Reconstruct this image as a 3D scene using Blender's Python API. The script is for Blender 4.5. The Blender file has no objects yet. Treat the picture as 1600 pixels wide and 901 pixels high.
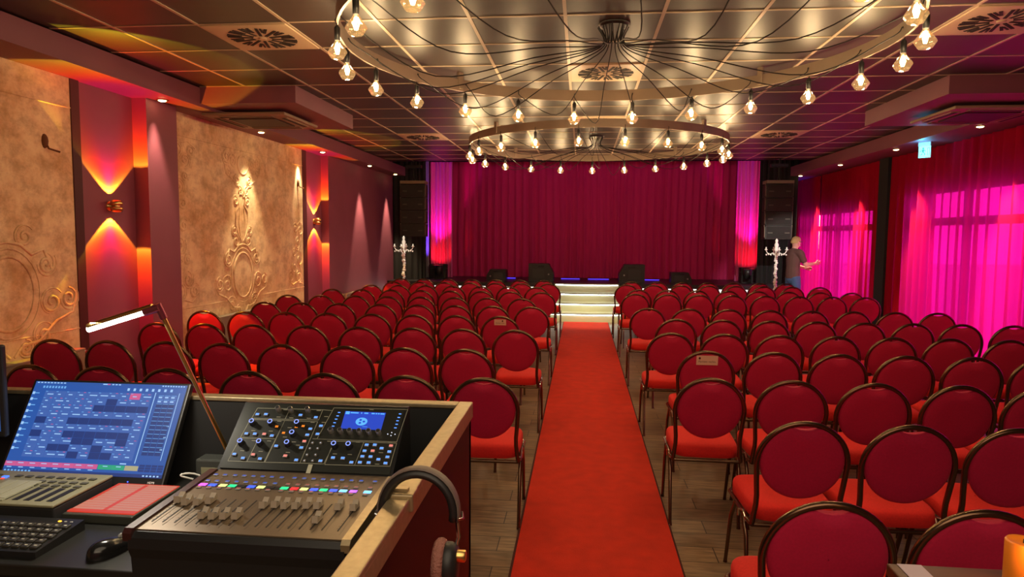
import bpy, bmesh, math, random
from mathutils import Vector, Matrix, Euler
random.seed(7)
PI = math.pi
SC = bpy.context.scene
COL = SC.collection
# ------------------------------------------------------------------ camera
F_PX, IMW, IMH, HC = 1060.0, 1600.0, 901.0, 1.74
YAW, PITCH, ROLL = math.radians(5.8223), math.radians(4.4913), math.radians(0.4011)
def cam_basis():
    f = Vector((-math.sin(YAW), math.cos(YAW), 0)); r = Vector((math.cos(YAW), math.sin(YAW), 0)); u = Vector((0, 0, 1))
    f2 = f*math.cos(PITCH) - u*math.sin(PITCH); u2 = u*math.cos(PITCH) + f*math.sin(PITCH)
    return r*math.cos(ROLL) + u2*math.sin(ROLL), u2*math.cos(ROLL) - r*math.sin(ROLL), f2
CR, CU, CF = cam_basis()
cam_d = bpy.data.cameras.new('camera'); cam = bpy.data.objects.new('camera', cam_d); COL.objects.link(cam)
cam_d.sensor_width = 36.0; cam_d.lens = 36.0*F_PX/IMW; cam_d.clip_start = 0.05; cam_d.clip_end = 200
m = Matrix.Identity(4)
for i in range(3):
    m[i][0] = CR[i]; m[i][1] = CU[i]; m[i][2] = -CF[i]
m[2][3] = HC
cam.matrix_world = m
SC.camera = cam
CAMP = Vector((0, 0, HC))
def at_plane(px, py, p, n):            # where a line of sight meets a plane of the room (used as a tape measure)
    d = CF + CR*((px-IMW/2)/F_PX) - CU*((py-IMH/2)/F_PX)
    t = (Vector(p)-CAMP).dot(n)/d.dot(n)
    return CAMP + d*t
# ------------------------------------------------------------------ exposure, world, lights
vs = SC.view_settings
SC.display_settings.display_device = 'sRGB'
vs.view_transform = 'Standard'; vs.look = 'None'; vs.exposure = 0.0; vs.gamma = 1.0; vs.use_curve_mapping = False
SC.cycles.use_denoising = True
SC.cycles.max_bounces = 8; SC.cycles.transparent_max_bounces = 12
SC.cycles.sample_clamp_indirect = 4.0
SKY = 4.6
world = bpy.data.worlds.new('overcast_daylight'); SC.world = world; world.use_nodes = True
bg = world.node_tree.nodes['Background']; bg.inputs[0].default_value = (0.93, 0.97, 1.0, 1); bg.inputs[1].default_value = SKY
BULB_W, WARM = 17.0, (1.0, 0.80, 0.56)
DOWN_W, SCONCE_W = 260.0, 150.0
def light(name, kind, loc, energy, color, target=None, parent=None, **kw):
    d = bpy.data.lights.new(name, kind); d.energy = energy; d.color = color
    for k, v in kw.items(): setattr(d, k, v)
    o = bpy.data.objects.new(name, d); COL.objects.link(o); o.location = loc
    if target is not None:
        o.rotation_euler = (Vector(target)-Vector(loc)).to_track_quat('-Z', 'Y').to_euler()
    if parent: o.parent = parent
    return o
# unseen warm fill added behind the camera, for an assumed third ring lamp and others
light('rear_ring_light', 'AREA', (0.2, -0.6, 3.0), 55, WARM, target=(0.2, -0.6, 0), shape='DISK', size=3.4)
light('rear_bar_light', 'AREA', (0.6, -2.2, 2.9), 22, (1.0, 0.78, 0.55), target=(0.6, 2.5, 0.5), shape='RECTANGLE', size=4.0, size_y=0.6)

# ------------------------------------------------------------------ helpers
def srgb(r, g, b):
    f = lambda c: (c/255/12.92) if c/255 <= .04045 else ((c/255+.055)/1.055)**2.4
    return (f(r), f(g), f(b), 1.0)
MATS = {}
def mat(name, color, rough=0.5, metal=0.0, spec=0.5, emit=None, es=0.0, vary=0.0, scale=20.0, bump=0.0, bscale=None, sheen=0.0, coat=0.0, stretch=None):
    if name in MATS: return MATS[name]
    M = bpy.data.materials.new(name); M.use_nodes = True; MATS[name] = M
    nt = M.node_tree; b = nt.nodes['Principled BSDF']
    if len(color) == 3: color = (*color, 1)
    b.inputs['Base Color'].default_value = color; b.inputs['Roughness'].default_value = rough
    b.inputs['Metallic'].default_value = metal; b.inputs['Specular IOR Level'].default_value = spec
    b.inputs['Sheen Weight'].default_value = sheen; b.inputs['Coat Weight'].default_value = coat
    if sheen: b.inputs['Sheen Tint'].default_value = (min(1, color[0]*2+.2), color[1]+.1, color[2]+.15, 1)
    if emit: b.inputs['Emission Color'].default_value = (*emit[:3], 1); b.inputs['Emission Strength'].default_value = es
    if vary or bump:
        tc = nt.nodes.new('ShaderNodeTexCoord'); mp = nt.nodes.new('ShaderNodeMapping')
        nt.links.new(tc.outputs['Object'], mp.inputs[0])
        if stretch: mp.inputs['Scale'].default_value = stretch
        nz = nt.nodes.new('ShaderNodeTexNoise'); nz.inputs['Scale'].default_value = scale; nz.inputs['Detail'].default_value = 5
        nt.links.new(mp.outputs[0], nz.inputs['Vector'])
        if vary:
            rp = nt.nodes.new('ShaderNodeValToRGB')
            rp.color_ramp.elements[0].position = .3; rp.color_ramp.elements[1].position = .7
            rp.color_ramp.elements[0].color = tuple(c*(1-vary) for c in color[:3])+(1,)
            rp.color_ramp.elements[1].color = tuple(min(1, c*(1+vary)) for c in color[:3])+(1,)
            nt.links.new(nz.outputs['Fac'], rp.inputs[0]); nt.links.new(rp.outputs[0], b.inputs['Base Color'])
        if bump:
            nb = nt.nodes.new('ShaderNodeTexNoise'); nb.inputs['Scale'].default_value = bscale or scale*4
            nt.links.new(mp.outputs[0], nb.inputs['Vector'])
            bp = nt.nodes.new('ShaderNodeBump'); bp.inputs['Strength'].default_value = bump; bp.inputs['Distance'].default_value = .01
            nt.links.new(nb.outputs['Fac'], bp.inputs['Height']); nt.links.new(bp.outputs[0], b.inputs['Normal'])
    return M
def emat(name, color, strength, sample=True):
    if name in MATS: return MATS[name]
    M = mat(name, (0.02, 0.02, 0.02), .4, emit=color, es=strength)
    if not sample: M.cycles.emission_sampling = 'NONE'
    return M
class MB:
    def __init__(s): s.v = []; s.f = []; s.mi = []; s.sm = []; s.M = None
    def add(s, vs_, fs, m=0, smooth=False):
        o = len(s.v)
        for p in vs_:
            p = Vector(p)
            s.v.append(s.M @ p if s.M is not None else p)
        for f in fs: s.f.append([o+i for i in f]); s.mi.append(m); s.sm.append(smooth)
        return s
    def box(s, x0, x1, y0, y1, z0, z1, m=0):
        v = [(x, y, z) for z in (z0, z1) for y in (y0, y1) for x in (x0, x1)]
        return s.add(v, [(0, 2, 3, 1), (4, 5, 7, 6), (0, 1, 5, 4), (2, 6, 7, 3), (0, 4, 6, 2), (1, 3, 7, 5)], m)
    def rbox(s, x0, x1, y0, y1, z0, z1, r=.005, m=0, seg=2):
        bm = bmesh.new(); bmesh.ops.create_cube(bm, size=1)
        for v in bm.verts: v.co = Vector(((x0+x1)/2+v.co.x*(x1-x0), (y0+y1)/2+v.co.y*(y1-y0), (z0+z1)/2+v.co.z*(z1-z0)))
        bmesh.ops.bevel(bm, geom=bm.edges[:], offset=r, segments=seg, affect='EDGES', profile=.5)
        bm.verts.index_update()
        s.add([v.co.copy() for v in bm.verts], [[v.index for v in f.verts] for f in bm.faces], m); bm.free(); return s
    def prism(s, poly, h0, h1, axis='z', m=0, smooth=False):
        n = len(poly)
        def P(a, b, h): return {'z': (a, b, h), 'y': (a, h, b), 'x': (h, a, b)}[axis]
        v = [P(a, b, h0) for a, b in poly]+[P(a, b, h1) for a, b in poly]
        f = [(i, (i+1) % n, n+(i+1) % n, n+i) for i in range(n)]
        s.add(v, f, m, smooth); s.add(v, [tuple(range(n))[::-1], tuple(range(n, 2*n))], m); return s
    def tube(s, pts, r, n=8, m=0, closed=False, caps=True):
        pts = [Vector(p) for p in pts]; N = len(pts)
        R = r if isinstance(r, (list, tuple)) else [r]*N
        T = []
        for i in range(N):
            a = pts[(i-1) % N] if (closed or i > 0) else pts[i]; b = pts[(i+1) % N] if (closed or i < N-1) else pts[i]
            t = b-a; T.append(t.normalized() if t.length > 1e-9 else Vector((0, 0, 1)))
        nrm = T[0].orthogonal().normalized(); V = []
        for i in range(N):
            if i: 
                q = T[i-1].rotation_difference(T[i]); nrm = (q @ nrm)
                nrm = (nrm - T[i]*nrm.dot(T[i])).normalized()
            bn = T[i].cross(nrm)
            for k in range(n):
                a = 2*PI*k/n; V.append(pts[i]+nrm*(R[i]*math.cos(a))+bn*(R[i]*math.sin(a)))
        Fc = []
        for i in range(N if closed else N-1):
            j = (i+1) % N
            for k in range(n): Fc.append((i*n+k, i*n+(k+1) % n, j*n+(k+1) % n, j*n+k))
        s.add(V, Fc, m, True)
        if caps and not closed: s.add([V[k] for k in range(n)], [tuple(range(n))[::-1]], m); s.add([V[(N-1)*n+k] for k in range(n)], [tuple(range(n))], m)
        return s
    def lathe(s, prof, n=16, o=(0, 0, 0), axis='z', m=0, smooth=True, sx=1.0, sy=1.0):
        V = []; o = Vector(o)
        for r, h in prof:
            for k in range(n):
                a = 2*PI*k/n; x = r*math.cos(a)*sx; y = r*math.sin(a)*sy
                V.append(o+Vector({'z': (x, y, h), 'y': (x, h, y), 'x': (h, x, y)}[axis]))
        Fc = [(i*n+k, i*n+(k+1) % n, (i+1)*n+(k+1) % n, (i+1)*n+k) for i in range(len(prof)-1) for k in range(n)]
        s.add(V, Fc, m, smooth)
        s.add(V[:n], [tuple(range(n))[::-1]], m); s.add(V[-n:], [tuple(range(n))], m); return s
    def ball(s, c, r, n=12, m=0, sz=1.0):
        return s.lathe([(max(1e-4, r*math.sin(PI*i/n)), -r*sz*math.cos(PI*i/n)) for i in range(n+1)], n*2 if n < 9 else 16, c, m=m)
    def grid(s, nu, nv, fn, m=0, smooth=True):
        V = [fn(i/nu, j/nv) for j in range(nv+1) for i in range(nu+1)]
        return s.add(V, [(j*(nu+1)+i, j*(nu+1)+i+1, (j+1)*(nu+1)+i+1, (j+1)*(nu+1)+i) for j in range(nv) for i in range(nu)], m, smooth)
    def mesh(s, name, mats):
        me = bpy.data.meshes.new(name); me.from_pydata([tuple(v) for v in s.v], [], s.f)
        for M in mats: me.materials.append(M)
        me.polygons.foreach_set('material_index', s.mi); me.polygons.foreach_set('use_smooth', s.sm); me.update(); 
        bm = bmesh.new(); bm.from_mesh(me); bmesh.ops.recalc_face_normals(bm, faces=bm.faces[:]); bm.to_mesh(me); bm.free()
        return me
KIDS = {}
def obj(name, mb, mats, parent=None, label=None, loc=None, rot=None):
    if not isinstance(mats, (list, tuple)): mats = [mats]
    me = mb.mesh(name, mats) if isinstance(mb, MB) else mb
    o = bpy.data.objects.new(name, me); COL.objects.link(o)
    if parent is not None: o.parent = parent; KIDS.setdefault(parent, []).append(o)
    if label: o['label'] = label
    if loc is not None: o.location = loc
    if rot is not None: o.rotation_euler = rot
    return o
def tag(o, label, cat, group=None, kind=None):
    o['label'] = label; o['category'] = cat
    if group: o['group'] = group
    if kind: o['kind'] = kind
    return o
def thing(name, label, cat, loc=(0, 0, 0), rotz=0.0, group=None):
    o = bpy.data.objects.new(name, None); COL.objects.link(o); o.empty_display_size = .1
    o.location = loc; o.rotation_euler = (0, 0, rotz); return tag(o, label, cat, group)
def struct(name, mb, mats, label=None, parent=None):
    o = obj(name, mb, mats, parent)
    if parent is None: o['kind'] = 'structure'
    if label: o['label'] = label
    return o
def dup(root, loc, rotz, label=None):
    r = root.copy(); COL.objects.link(r); r.location = loc; r.rotation_euler = (0, 0, rotz)
    if label: r['label'] = label
    for ch in KIDS.get(root, []):
        c = ch.copy(); COL.objects.link(c); c.parent = r; KIDS.setdefault(r, []).append(c)
        for g in KIDS.get(ch, []):
            d = g.copy(); COL.objects.link(d); d.parent = c; KIDS.setdefault(c, []).append(d)
    return r
def text_mesh(txt, size, depth=0.0, align='CENTER'):
    cu = bpy.data.curves.new('lettering', 'FONT'); cu.body = txt; cu.size = size; cu.align_x = align; cu.align_y = 'CENTER'; cu.extrude = depth
    o = bpy.data.objects.new('lettering', cu); COL.objects.link(o)
    dg = bpy.context.evaluated_depsgraph_get(); me = bpy.data.meshes.new_from_object(o.evaluated_get(dg))
    bpy.data.objects.remove(o); return me
ORD = ['first', 'second', 'third', 'fourth', 'fifth', 'sixth', 'seventh', 'eighth', 'ninth', 'tenth', 'eleventh', 'twelfth']

# ------------------------------------------------------------------ materials
purple = mat('purple_paint', srgb(138, 72, 92), .6, vary=.06, scale=3)
purple_s = mat('purple_soffit_paint', srgb(132, 78, 92), .55, vary=.05, scale=3)
darkred = mat('dark_red_paint', srgb(72, 12, 26), .6)
black = mat('black_matte', (.012, .012, .012), .7)
black_s = mat('black_satin', (.015, .015, .016), .35)
drape = mat('black_drape_cloth', (.014, .013, .013), .95)
def plaster_mat():
    M = bpy.data.materials.new('antique_plaster'); M.use_nodes = True; nt = M.node_tree; b = nt.nodes['Principled BSDF']
    b.inputs['Roughness'].default_value = .75
    tc = nt.nodes.new('ShaderNodeTexCoord')
    def noise(sc, det, st=(1, 1, 1)):
        mp = nt.nodes.new('ShaderNodeMapping'); mp.inputs['Scale'].default_value = st; nt.links.new(tc.outputs['Object'], mp.inputs[0])
        n = nt.nodes.new('ShaderNodeTexNoise'); n.inputs['Scale'].default_value = sc; n.inputs['Detail'].default_value = det; n.inputs['Roughness'].default_value = .7
        nt.links.new(mp.outputs[0], n.inputs['Vector']); return n
    n1 = noise(1.8, 8); n2 = noise(6, 9, (1, .9, 1.2)); n3 = noise(50, 4)
    r1 = nt.nodes.new('ShaderNodeValToRGB'); e = r1.color_ramp.elements
    e[0].position = .36; e[0].color = srgb(226, 182, 130); e[1].position = .60; e[1].color = srgb(255, 232, 186)
    nt.links.new(n1.outputs['Fac'], r1.inputs[0])
    r2 = nt.nodes.new('ShaderNodeValToRGB'); e = r2.color_ramp.elements
    e[0].position = .38; e[0].color = (.55, .45, .38, 1); e[1].position = .56; e[1].color = (1, 1, 1, 1)
    nt.links.new(n2.outputs['Fac'], r2.inputs[0])
    mx = nt.nodes.new('ShaderNodeMix'); mx.data_type = 'RGBA'; mx.blend_type = 'MULTIPLY'; mx.inputs[0].default_value = .62
    nt.links.new(r1.outputs[0], mx.inputs[6]); nt.links.new(r2.outputs[0], mx.inputs[7]); nt.links.new(mx.outputs[2], b.inputs['Base Color'])
    bp = nt.nodes.new('ShaderNodeBump'); bp.inputs['Strength'].default_value = .14; bp.inputs['Distance'].default_value = .01
    ad = nt.nodes.new('ShaderNodeMath'); nt.links.new(n2.outputs['Fac'], ad.inputs[0]); nt.links.new(n3.outputs['Fac'], ad.inputs[1])
    nt.links.new(ad.outputs[0], bp.inputs['Height']); nt.links.new(bp.outputs[0], b.inputs['Normal']); return M
plaster = plaster_mat()
def floor_mat():
    M = bpy.data.materials.new('dark_oak_vinyl_planks'); M.use_nodes = True; nt = M.node_tree; b = nt.nodes['Principled BSDF']
    tc = nt.nodes.new('ShaderNodeTexCoord'); mp = nt.nodes.new('ShaderNodeMapping'); nt.links.new(tc.outputs['Object'], mp.inputs[0])
    br = nt.nodes.new('ShaderNodeTexBrick'); nt.links.new(mp.outputs[0], br.inputs['Vector'])
    br.inputs['Scale'].default_value = 1.0; br.inputs['Brick Width'].default_value = 1.2; br.inputs['Row Height'].default_value = .18; br.inputs['Mortar Size'].default_value = .003
    br.inputs['Color1'].default_value = srgb(150, 122, 92); br.inputs['Color2'].default_value = srgb(118, 94, 72); br.inputs['Mortar'].default_value = srgb(40, 30, 24); br.offset = .37
    mp2 = nt.nodes.new('ShaderNodeMapping'); mp2.inputs['Scale'].default_value = (2, 14, 1); nt.links.new(tc.outputs['Object'], mp2.inputs[0])
    n = nt.nodes.new('ShaderNodeTexNoise'); n.inputs['Scale'].default_value = 3; n.inputs['Detail'].default_value = 8; nt.links.new(mp2.outputs[0], n.inputs['Vector'])
    rp = nt.nodes.new('ShaderNodeValToRGB'); rp.color_ramp.elements[0].position = .35; rp.color_ramp.elements[0].color = (.45, .45, .45, 1); rp.color_ramp.elements[1].position = .65; rp.color_ramp.elements[1].color = (1.1, 1.1, 1.1, 1)
    nt.links.new(n.outputs['Fac'], rp.inputs[0])
    mx = nt.nodes.new('ShaderNodeMix'); mx.data_type = 'RGBA'; mx.blend_type = 'MULTIPLY'; mx.inputs[0].default_value = .8
    nt.links.new(br.outputs['Color'], mx.inputs[6]); nt.links.new(rp.outputs[0], mx.inputs[7]); nt.links.new(mx.outputs[2], b.inputs['Base Color'])
    b.inputs['Roughness'].default_value = .42; return M
floorm = floor_mat()
tilem = mat('dark_ceiling_tile', srgb(60, 53, 48), .42, spec=.5, vary=.10, scale=2.5)
barm = mat('ceiling_grid_metal', srgb(200, 180, 155), .4, metal=.3)
fabric_back = mat('red_upholstery_back', srgb(186, 8, 62), .85, vary=.08, scale=120, sheen=.25)  # shaded magenta cast of the one red fabric put into this colour
fabric_seat = mat('red_upholstery_lit', srgb(224, 34, 26), .85, vary=.08, scale=120, sheen=.1)  # same fabric as the backs, warm light put into its colour
chairtube = mat('dark_bronze_tube', srgb(112, 84, 64), .24, metal=.9)
chrome = mat('chrome', (.75, .72, .68), .18, metal=1)
carpetm = mat('red_carpet_pile', srgb(206, 40, 8), .95, vary=.10, scale=9, bump=.4, bscale=300)
carpet_edge = mat('carpet_edge_binding', srgb(70, 20, 14), .9)
gold = mat('brushed_gold', srgb(240, 200, 120), .3, metal=1)
alu = mat('aluminium_edge', srgb(176, 158, 124), .4, metal=.7, vary=.1, scale=60)
whitegrey = mat('grey_radiator_enamel', srgb(150, 138, 122), .5)
stagecloth = mat('crimson_stage_velvet', srgb(184, 30, 96), .9, sheen=.35)
sidecloth = mat('pink_side_cloth', srgb(214, 96, 160), .9, sheen=.3)
def sheer(name, dif, tra, fac_t, col_t):
    M = bpy.data.materials.new(name); M.use_nodes = True; nt = M.node_tree; nt.nodes.clear(); L = nt.links.new
    out = nt.nodes.new('ShaderNodeOutputMaterial'); d = nt.nodes.new('ShaderNodeBsdfDiffuse'); d.inputs[0].default_value = dif
    t = nt.nodes.new('ShaderNodeBsdfTranslucent'); t.inputs[0].default_value = tra
    m1 = nt.nodes.new('ShaderNodeMixShader'); m1.inputs[0].default_value = .45; L(d.outputs[0], m1.inputs[1]); L(t.outputs[0], m1.inputs[2])
    tr = nt.nodes.new('ShaderNodeBsdfTransparent'); tr.inputs[0].default_value = col_t
    m2 = nt.nodes.new('ShaderNodeMixShader'); m2.inputs[0].default_value = fac_t; L(m1.outputs[0], m2.inputs[1]); L(tr.outputs[0], m2.inputs[2])
    L(m2.outputs[0], out.inputs[0]); return M
sheerm = sheer('magenta_red_sheer_curtain', srgb(206, 26, 54), (.75, .004, .30, 1), .24, (.95, .006, .36, 1))
def glass_mat(name, tint, fac=.12):
    M = bpy.data.materials.new(name); M.use_nodes = True; nt = M.node_tree; nt.nodes.clear(); L = nt.links.new
    out = nt.nodes.new('ShaderNodeOutputMaterial'); g = nt.nodes.new('ShaderNodeBsdfGlossy'); g.inputs['Roughness'].default_value = .05
    tr = nt.nodes.new('ShaderNodeBsdfTransparent'); tr.inputs[0].default_value = tint
    lw = nt.nodes.new('ShaderNodeLayerWeight'); lw.inputs[0].default_value = .25
    mul = nt.nodes.new('ShaderNodeMath'); mul.operation = 'MULTIPLY_ADD'; mul.inputs[1].default_value = .5; mul.inputs[2].default_value = fac
    L(lw.outputs['Facing'], mul.inputs[0])
    m1 = nt.nodes.new('ShaderNodeMixShader'); L(mul.outputs[0], m1.inputs[0]); L(tr.outputs[0], m1.inputs[1]); L(g.outputs[0], m1.inputs[2]); L(m1.outputs[0], out.inputs[0]); return M
amberglass = glass_mat('amber_bulb_glass', (1.0, .86, .62, 1), .10)
def glow(M, col, st):                              # the amber glass of a lit bulb gives off a faint glow of its own
    nt = M.node_tree; out = nt.nodes['Material Output']; src = out.inputs[0].links[0].from_socket
    e = nt.nodes.new('ShaderNodeEmission'); e.inputs[0].default_value = col; e.inputs[1].default_value = st
    a = nt.nodes.new('ShaderNodeAddShader'); nt.links.new(src, a.inputs[0]); nt.links.new(e.outputs[0], a.inputs[1]); nt.links.new(a.outputs[0], out.inputs[0]); M.cycles.emission_sampling = 'NONE'
glow(amberglass, (1, .60, .24, 1), .22)
paneglass = glass_mat('window_pane_glass', (.95, .97, .97, 1), .02)

# ------------------------------------------------------------------ setting
XL, XR, ZC, ZS = -4.4, 5.0, 3.255, 3.05
YB, YS = -3.0, 13.9
mb = MB(); mb.box(XL-.2, 5.5, YB-.2, 17.4, -.12, 0); struct('floor', mb, floorm)
mb = MB(); mb.box(XL-.2, 5.5, YB-.2, YS, ZC, ZC+.1); struct('ceiling', mb, tilem)
mb = MB()                                     # light metal grid between the ceiling tiles
TX0, TY0, TS = -.136, 4.817, .668
for i in range(-6, 8):
    x = TX0+i*TS
    if -3.97 < x < 4.85: mb.box(x-.012, x+.012, YB, YS, ZC-.006, ZC+.01)
for j in range(-11, 14):
    y = TY0+j*TS
    if y < YS: mb.box(-3.97, 4.86, y-.009, y+.009, ZC-.0055, ZC+.01)
struct('trim_1', mb, barm, 'light metal ceiling grid')
mb = MB(); mb.box(XL-.2, 5.5, YS, YS+.1, ZC, 4.3); mb.box(XL-.2, 5.5, YS, 17.4, 4.2, 4.3); struct('trim_2', mb, black, 'dark stage house ceiling')
mb = MB(); mb.box(XL-.2, XL, YB, 17.4, 0, 4.2); struct('wall_left', mb, purple)
mb = MB(); mb.box(XL, 5.5, YB-.2, YB, 0, ZC); struct('wall_back', mb, purple)
mb = MB(); mb.box(XL-.2, 5.5, 17.2, 17.4, 0, 4.2); struct('wall_front', mb, black)
# right wall with two glazed openings
W1 = (5.4, 11.29, .06, 2.455); W2 = (12.83, 16.5, .06, 2.29)
mb = MB(); xw0, xw1 = 5.2, 5.45
mb.box(xw0, xw1, YB, W1[0], 0, 4.2); mb.box(xw0, xw1, W1[1], W2[0], 0, 4.2); mb.box(xw0, xw1, W2[1], 17.4, 0, 4.2)
mb.box(xw0, xw1, W1[0], W1[1], W1[3], 4.2); mb.box(xw0, xw1, W2[0], W2[1], W2[3], 4.2)
mb.box(xw0, xw1, W1[0], W1[1], 0, W1[2]); mb.box(xw0, xw1, W2[0], W2[1], 0, W2[2])
struct('wall_right', mb, darkred)
framem = mat('window_frame_grey', srgb(60, 56, 58), .5)
def window(n, W, mull, bar):
    y0, y1, z0, z1 = W; mb = MB(); a, b = 5.21, 5.27
    mb.box(a, b, y0, y0+.06, z0, z1); mb.box(a, b, y1-.06, y1, z0, z1); mb.box(a, b, y0, y1, z0, z0+.08); mb.box(a, b, y0, y1, z1-.06, z1)
    for y in mull: mb.box(a, b, y-.06, y+.06, z0+.08, z1-.06)
    for z in bar: mb.box(a, b, y0+.06, y1-.06, z-.055, z+.055)
    o = struct('window_%d' % n, mb, framem)
    g = MB(); g.box(5.235, 5.24, y0+.06, y1-.06, z0+.08, z1-.06); obj('pane', g, paneglass, o)
window(1, W1, (9.9, 8.5, 7.0), (1.98,)); window(2, W2, (14.6,), (1.93,))
mb = MB(); mb.box(5.5, 40, -20, 50, -.2, -.05); struct('trim_3', mb, mat('pale_paving', (.55, .55, .53), .9), 'pale paving outside the windows')
# soffits and boxes around the air conditioning units
mb = MB(); mb.box(XL, -3.97, YB, 16.9, ZS, ZC-.012); struct('trim_4', mb, purple_s, 'purple soffit along left wall')
mb = MB(); mb.box(4.87, 5.2, YB, 16.9, ZS, ZC-.012); mb.box(4.45, 4.87, YB, 16.9, ZS, ZC-.012); struct('trim_5', mb, purple_s, 'purple soffit along right wall')
mb = MB(); mb.box(-3.97, -2.94, 6.82, 8.58, 3.08, ZC-.001); struct('trim_6', mb, purple_s, 'purple ceiling box on left')
mb = MB(); mb.box(3.38, 4.45, 6.82, 8.71, 3.08, ZC-.001); struct('trim_7', mb, purple_s, 'purple ceiling box on right')
# left wall relief: plaster panels, pilasters
def panel(n, y0, y1):
    mb = MB(); mb.box(XL, XL+.02, y0, y1, 0, ZS)
    mb.tube([(XL+.02, y0, .90), (XL+.02, y1, .90)], .007, 6); mb.tube([(XL+.02, y0, 2.80), (XL+.02, y1, 2.80)], .007, 6)
    struct('trim_%d' % n, mb, plaster, 'aged ochre plaster wall panel')
panel(8, 2.5, 5.5); panel(9, 6.84, 10.36); panel(17, YB, 0.9)
mb = MB(); mb.box(XL, XL+.03, 5.5, 5.6, 0, ZS); mb.box(XL, XL+.03, 2.40, 2.5, 0, ZS); struct('trim_10', mb, darkred, 'dark red wall strip')
mb = MB(); mb.box(XL, -4.25, 6.34, 6.84, 0, ZS); struct('trim_11', mb, purple, 'purple pilaster')
mb = MB(); mb.box(XL, XL+.03, 10.36, 10.50, 0, ZS); struct('trim_12', mb, darkred, 'dark red wall strip')
mb = MB(); mb.box(XL, -4.27, 11.18, 17.2, 0, ZS); struct('trim_13', mb, purple, 'purple wall beside the stage')
mb = MB(); mb.box(4.97, 5.2, 11.78, 12.12, 0, ZS); struct('trim_14', mb, black, 'black column between curtains')

# stucco ornaments on the plaster ------------------------------------------------
def spiral(cy, cz, r, turns, a0, d=1, n=22, shrink=.12):
    return [(cy+r*(1-(1-shrink)*i/n)*math.cos(a0+d*turns*2*PI*i/n), cz+r*(1-(1-shrink)*i/n)*math.sin(a0+d*turns*2*PI*i/n)) for i in range(n+1)]
X0 = XL+.034
def orn(name, label, parts, c):
    mb = MB()
    for pts, r in parts:
        n = len(pts); mb.tube([(X0, c[0]+y, c[1]+z) for y, z in pts], [r*.72*(.45+.55*math.sin(PI*min(1, (i+1)/(n+1)))) for i in range(n)], 6)
    mb.v = [Vector((XL+.022+(v.x-X0)*.75, v.y, v.z)) for v in mb.v]
    o = obj(name, mb, plaster); return tag(o, label, 'wall ornament', 'stucco ornaments on the plaster panels')
def oval(a, b, n=28): return [(a*math.cos(2*PI*i/n), b*math.sin(2*PI*i/n)) for i in range(n+1)]
def mir(parts): return parts+[([(-y, z) for y, z in p], r) for p, r in parts]
def shift(parts, dy, dz): return [([(y+dy, z+dz) for y, z in p], r) for p, r in parts]
def scr(cy, cz, r, d): return [(spiral(cy, cz, r, 1.6, PI*.5 if d > 0 else PI*.5, d), .018), (spiral(cy, cz, r*1.22, .6, PI*.2, d, shrink=.8), .012)]
cart = [(oval(.24, .29), .024), (oval(.30, .35), .014)]
half = scr(.40, -.10, .10, 1)+scr(.36, .22, .09, -1)+scr(.58, -.08, .09, -1)+scr(.30, -.36, .09, 1)+scr(.13, -.44, .07, -1)+scr(.16, .44, .08, 1)+[([(.02, -.5), (.10, -.42), (.26, -.40), (.44, -.26), (.62, -.2), (.66, -.02)], .02), ([(.0, .40), (.12, .38), (.22, .30), (.34, .34), (.42, .16)], .02)]
lyre = [([(.02, .44), (.10, .52), (.17, .66), (.15, .82), (.06, .90), (.10, 1.0), (.03, 1.06)], .02), ([(.05, .5), (.08, .68), (.05, .86)], .013)]+[x for x in scr(.20, .58, .06, -1)+scr(.15, .95, .06, 1)]
big = cart+mir(half)+mir(lyre)
orn('stucco_ornament', 'tall raised stucco cartouche with oval frame at middle of the second plaster panel', big, (8.42, 1.20))
topp = [(oval(.13, .12), .02)]+mir(scr(.25, .02, .08, 1)+scr(.40, .06, .09, -1)+scr(.36, -.12, .07, 1)+scr(.16, -.2, .07, -1)+scr(.08, -.34, .06, 1)+[([(0, -.42), (.10, -.30), (.24, -.22), (.42, -.14), (.5, .1)], .016)])
orn('stucco_ornament', 'small raised stucco shell and scrolls high above the oval cartouche', topp, (8.47, 2.62))
def corner(s): 
    p = scr(.10, .0, .11, 1)+scr(.16, .25, .10, -1)+scr(.06, .46, .10, 1)+scr(.30, -.12, .09, -1)+scr(.42, -.26, .08, 1)+scr(.14, -.26, .10, -1)+scr(.24, .48, .07, 1)+scr(.30, .10, .06, 1)+[([(.02, -.38), (.2, -.34), (.36, -.38), (.5, -.3)], .018), ([(.03, .6), (.10, .4), (.05, .2), (.14, .0), (.05, -.2)], .02)]
    return [([(s*y, z) for y, z in q], r) for q, r in p]
orn('stucco_ornament', 'raised stucco scroll corner at lower left of the second plaster panel', corner(1), (6.88, 1.34))
orn('stucco_ornament', 'raised stucco scroll corner at lower right of the second plaster panel', corner(-1), (10.30, 1.34))
orn('stucco_ornament', 'faint stucco scroll corner at upper left of the second plaster panel', [([(y, -z*.8) for y, z in p], r*.7) for p, r in corner(1)], (6.88, 2.45))
orn('stucco_ornament', 'raised stucco cartouche at left photo edge on the nearest plaster panel', mir([([(y*1.05, z) for y, z in p], r*1.1) for p, r in half])+cart, (4.78, 1.26))
for yy, zz, lab in ((5.22, 2.42, 'small rusty hook on the nearest plaster panel'), (10.2, 2.46, 'small dark hook at the far end of second plaster panel')):
    mb = MB(); mb.tube([(XL+.02, yy-.02, zz+.07), (XL+.05, yy-.01, zz), (XL+.09, yy+.06, zz-.02)], .008, 6); mb.ball((XL+.02, yy-.02, zz+.06), .03, 6, sz=2)
    tag(obj('wall_hook', mb, mat('rust', srgb(110, 66, 34), .7)), lab, 'hook', 'hooks on the plaster panels')
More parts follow.
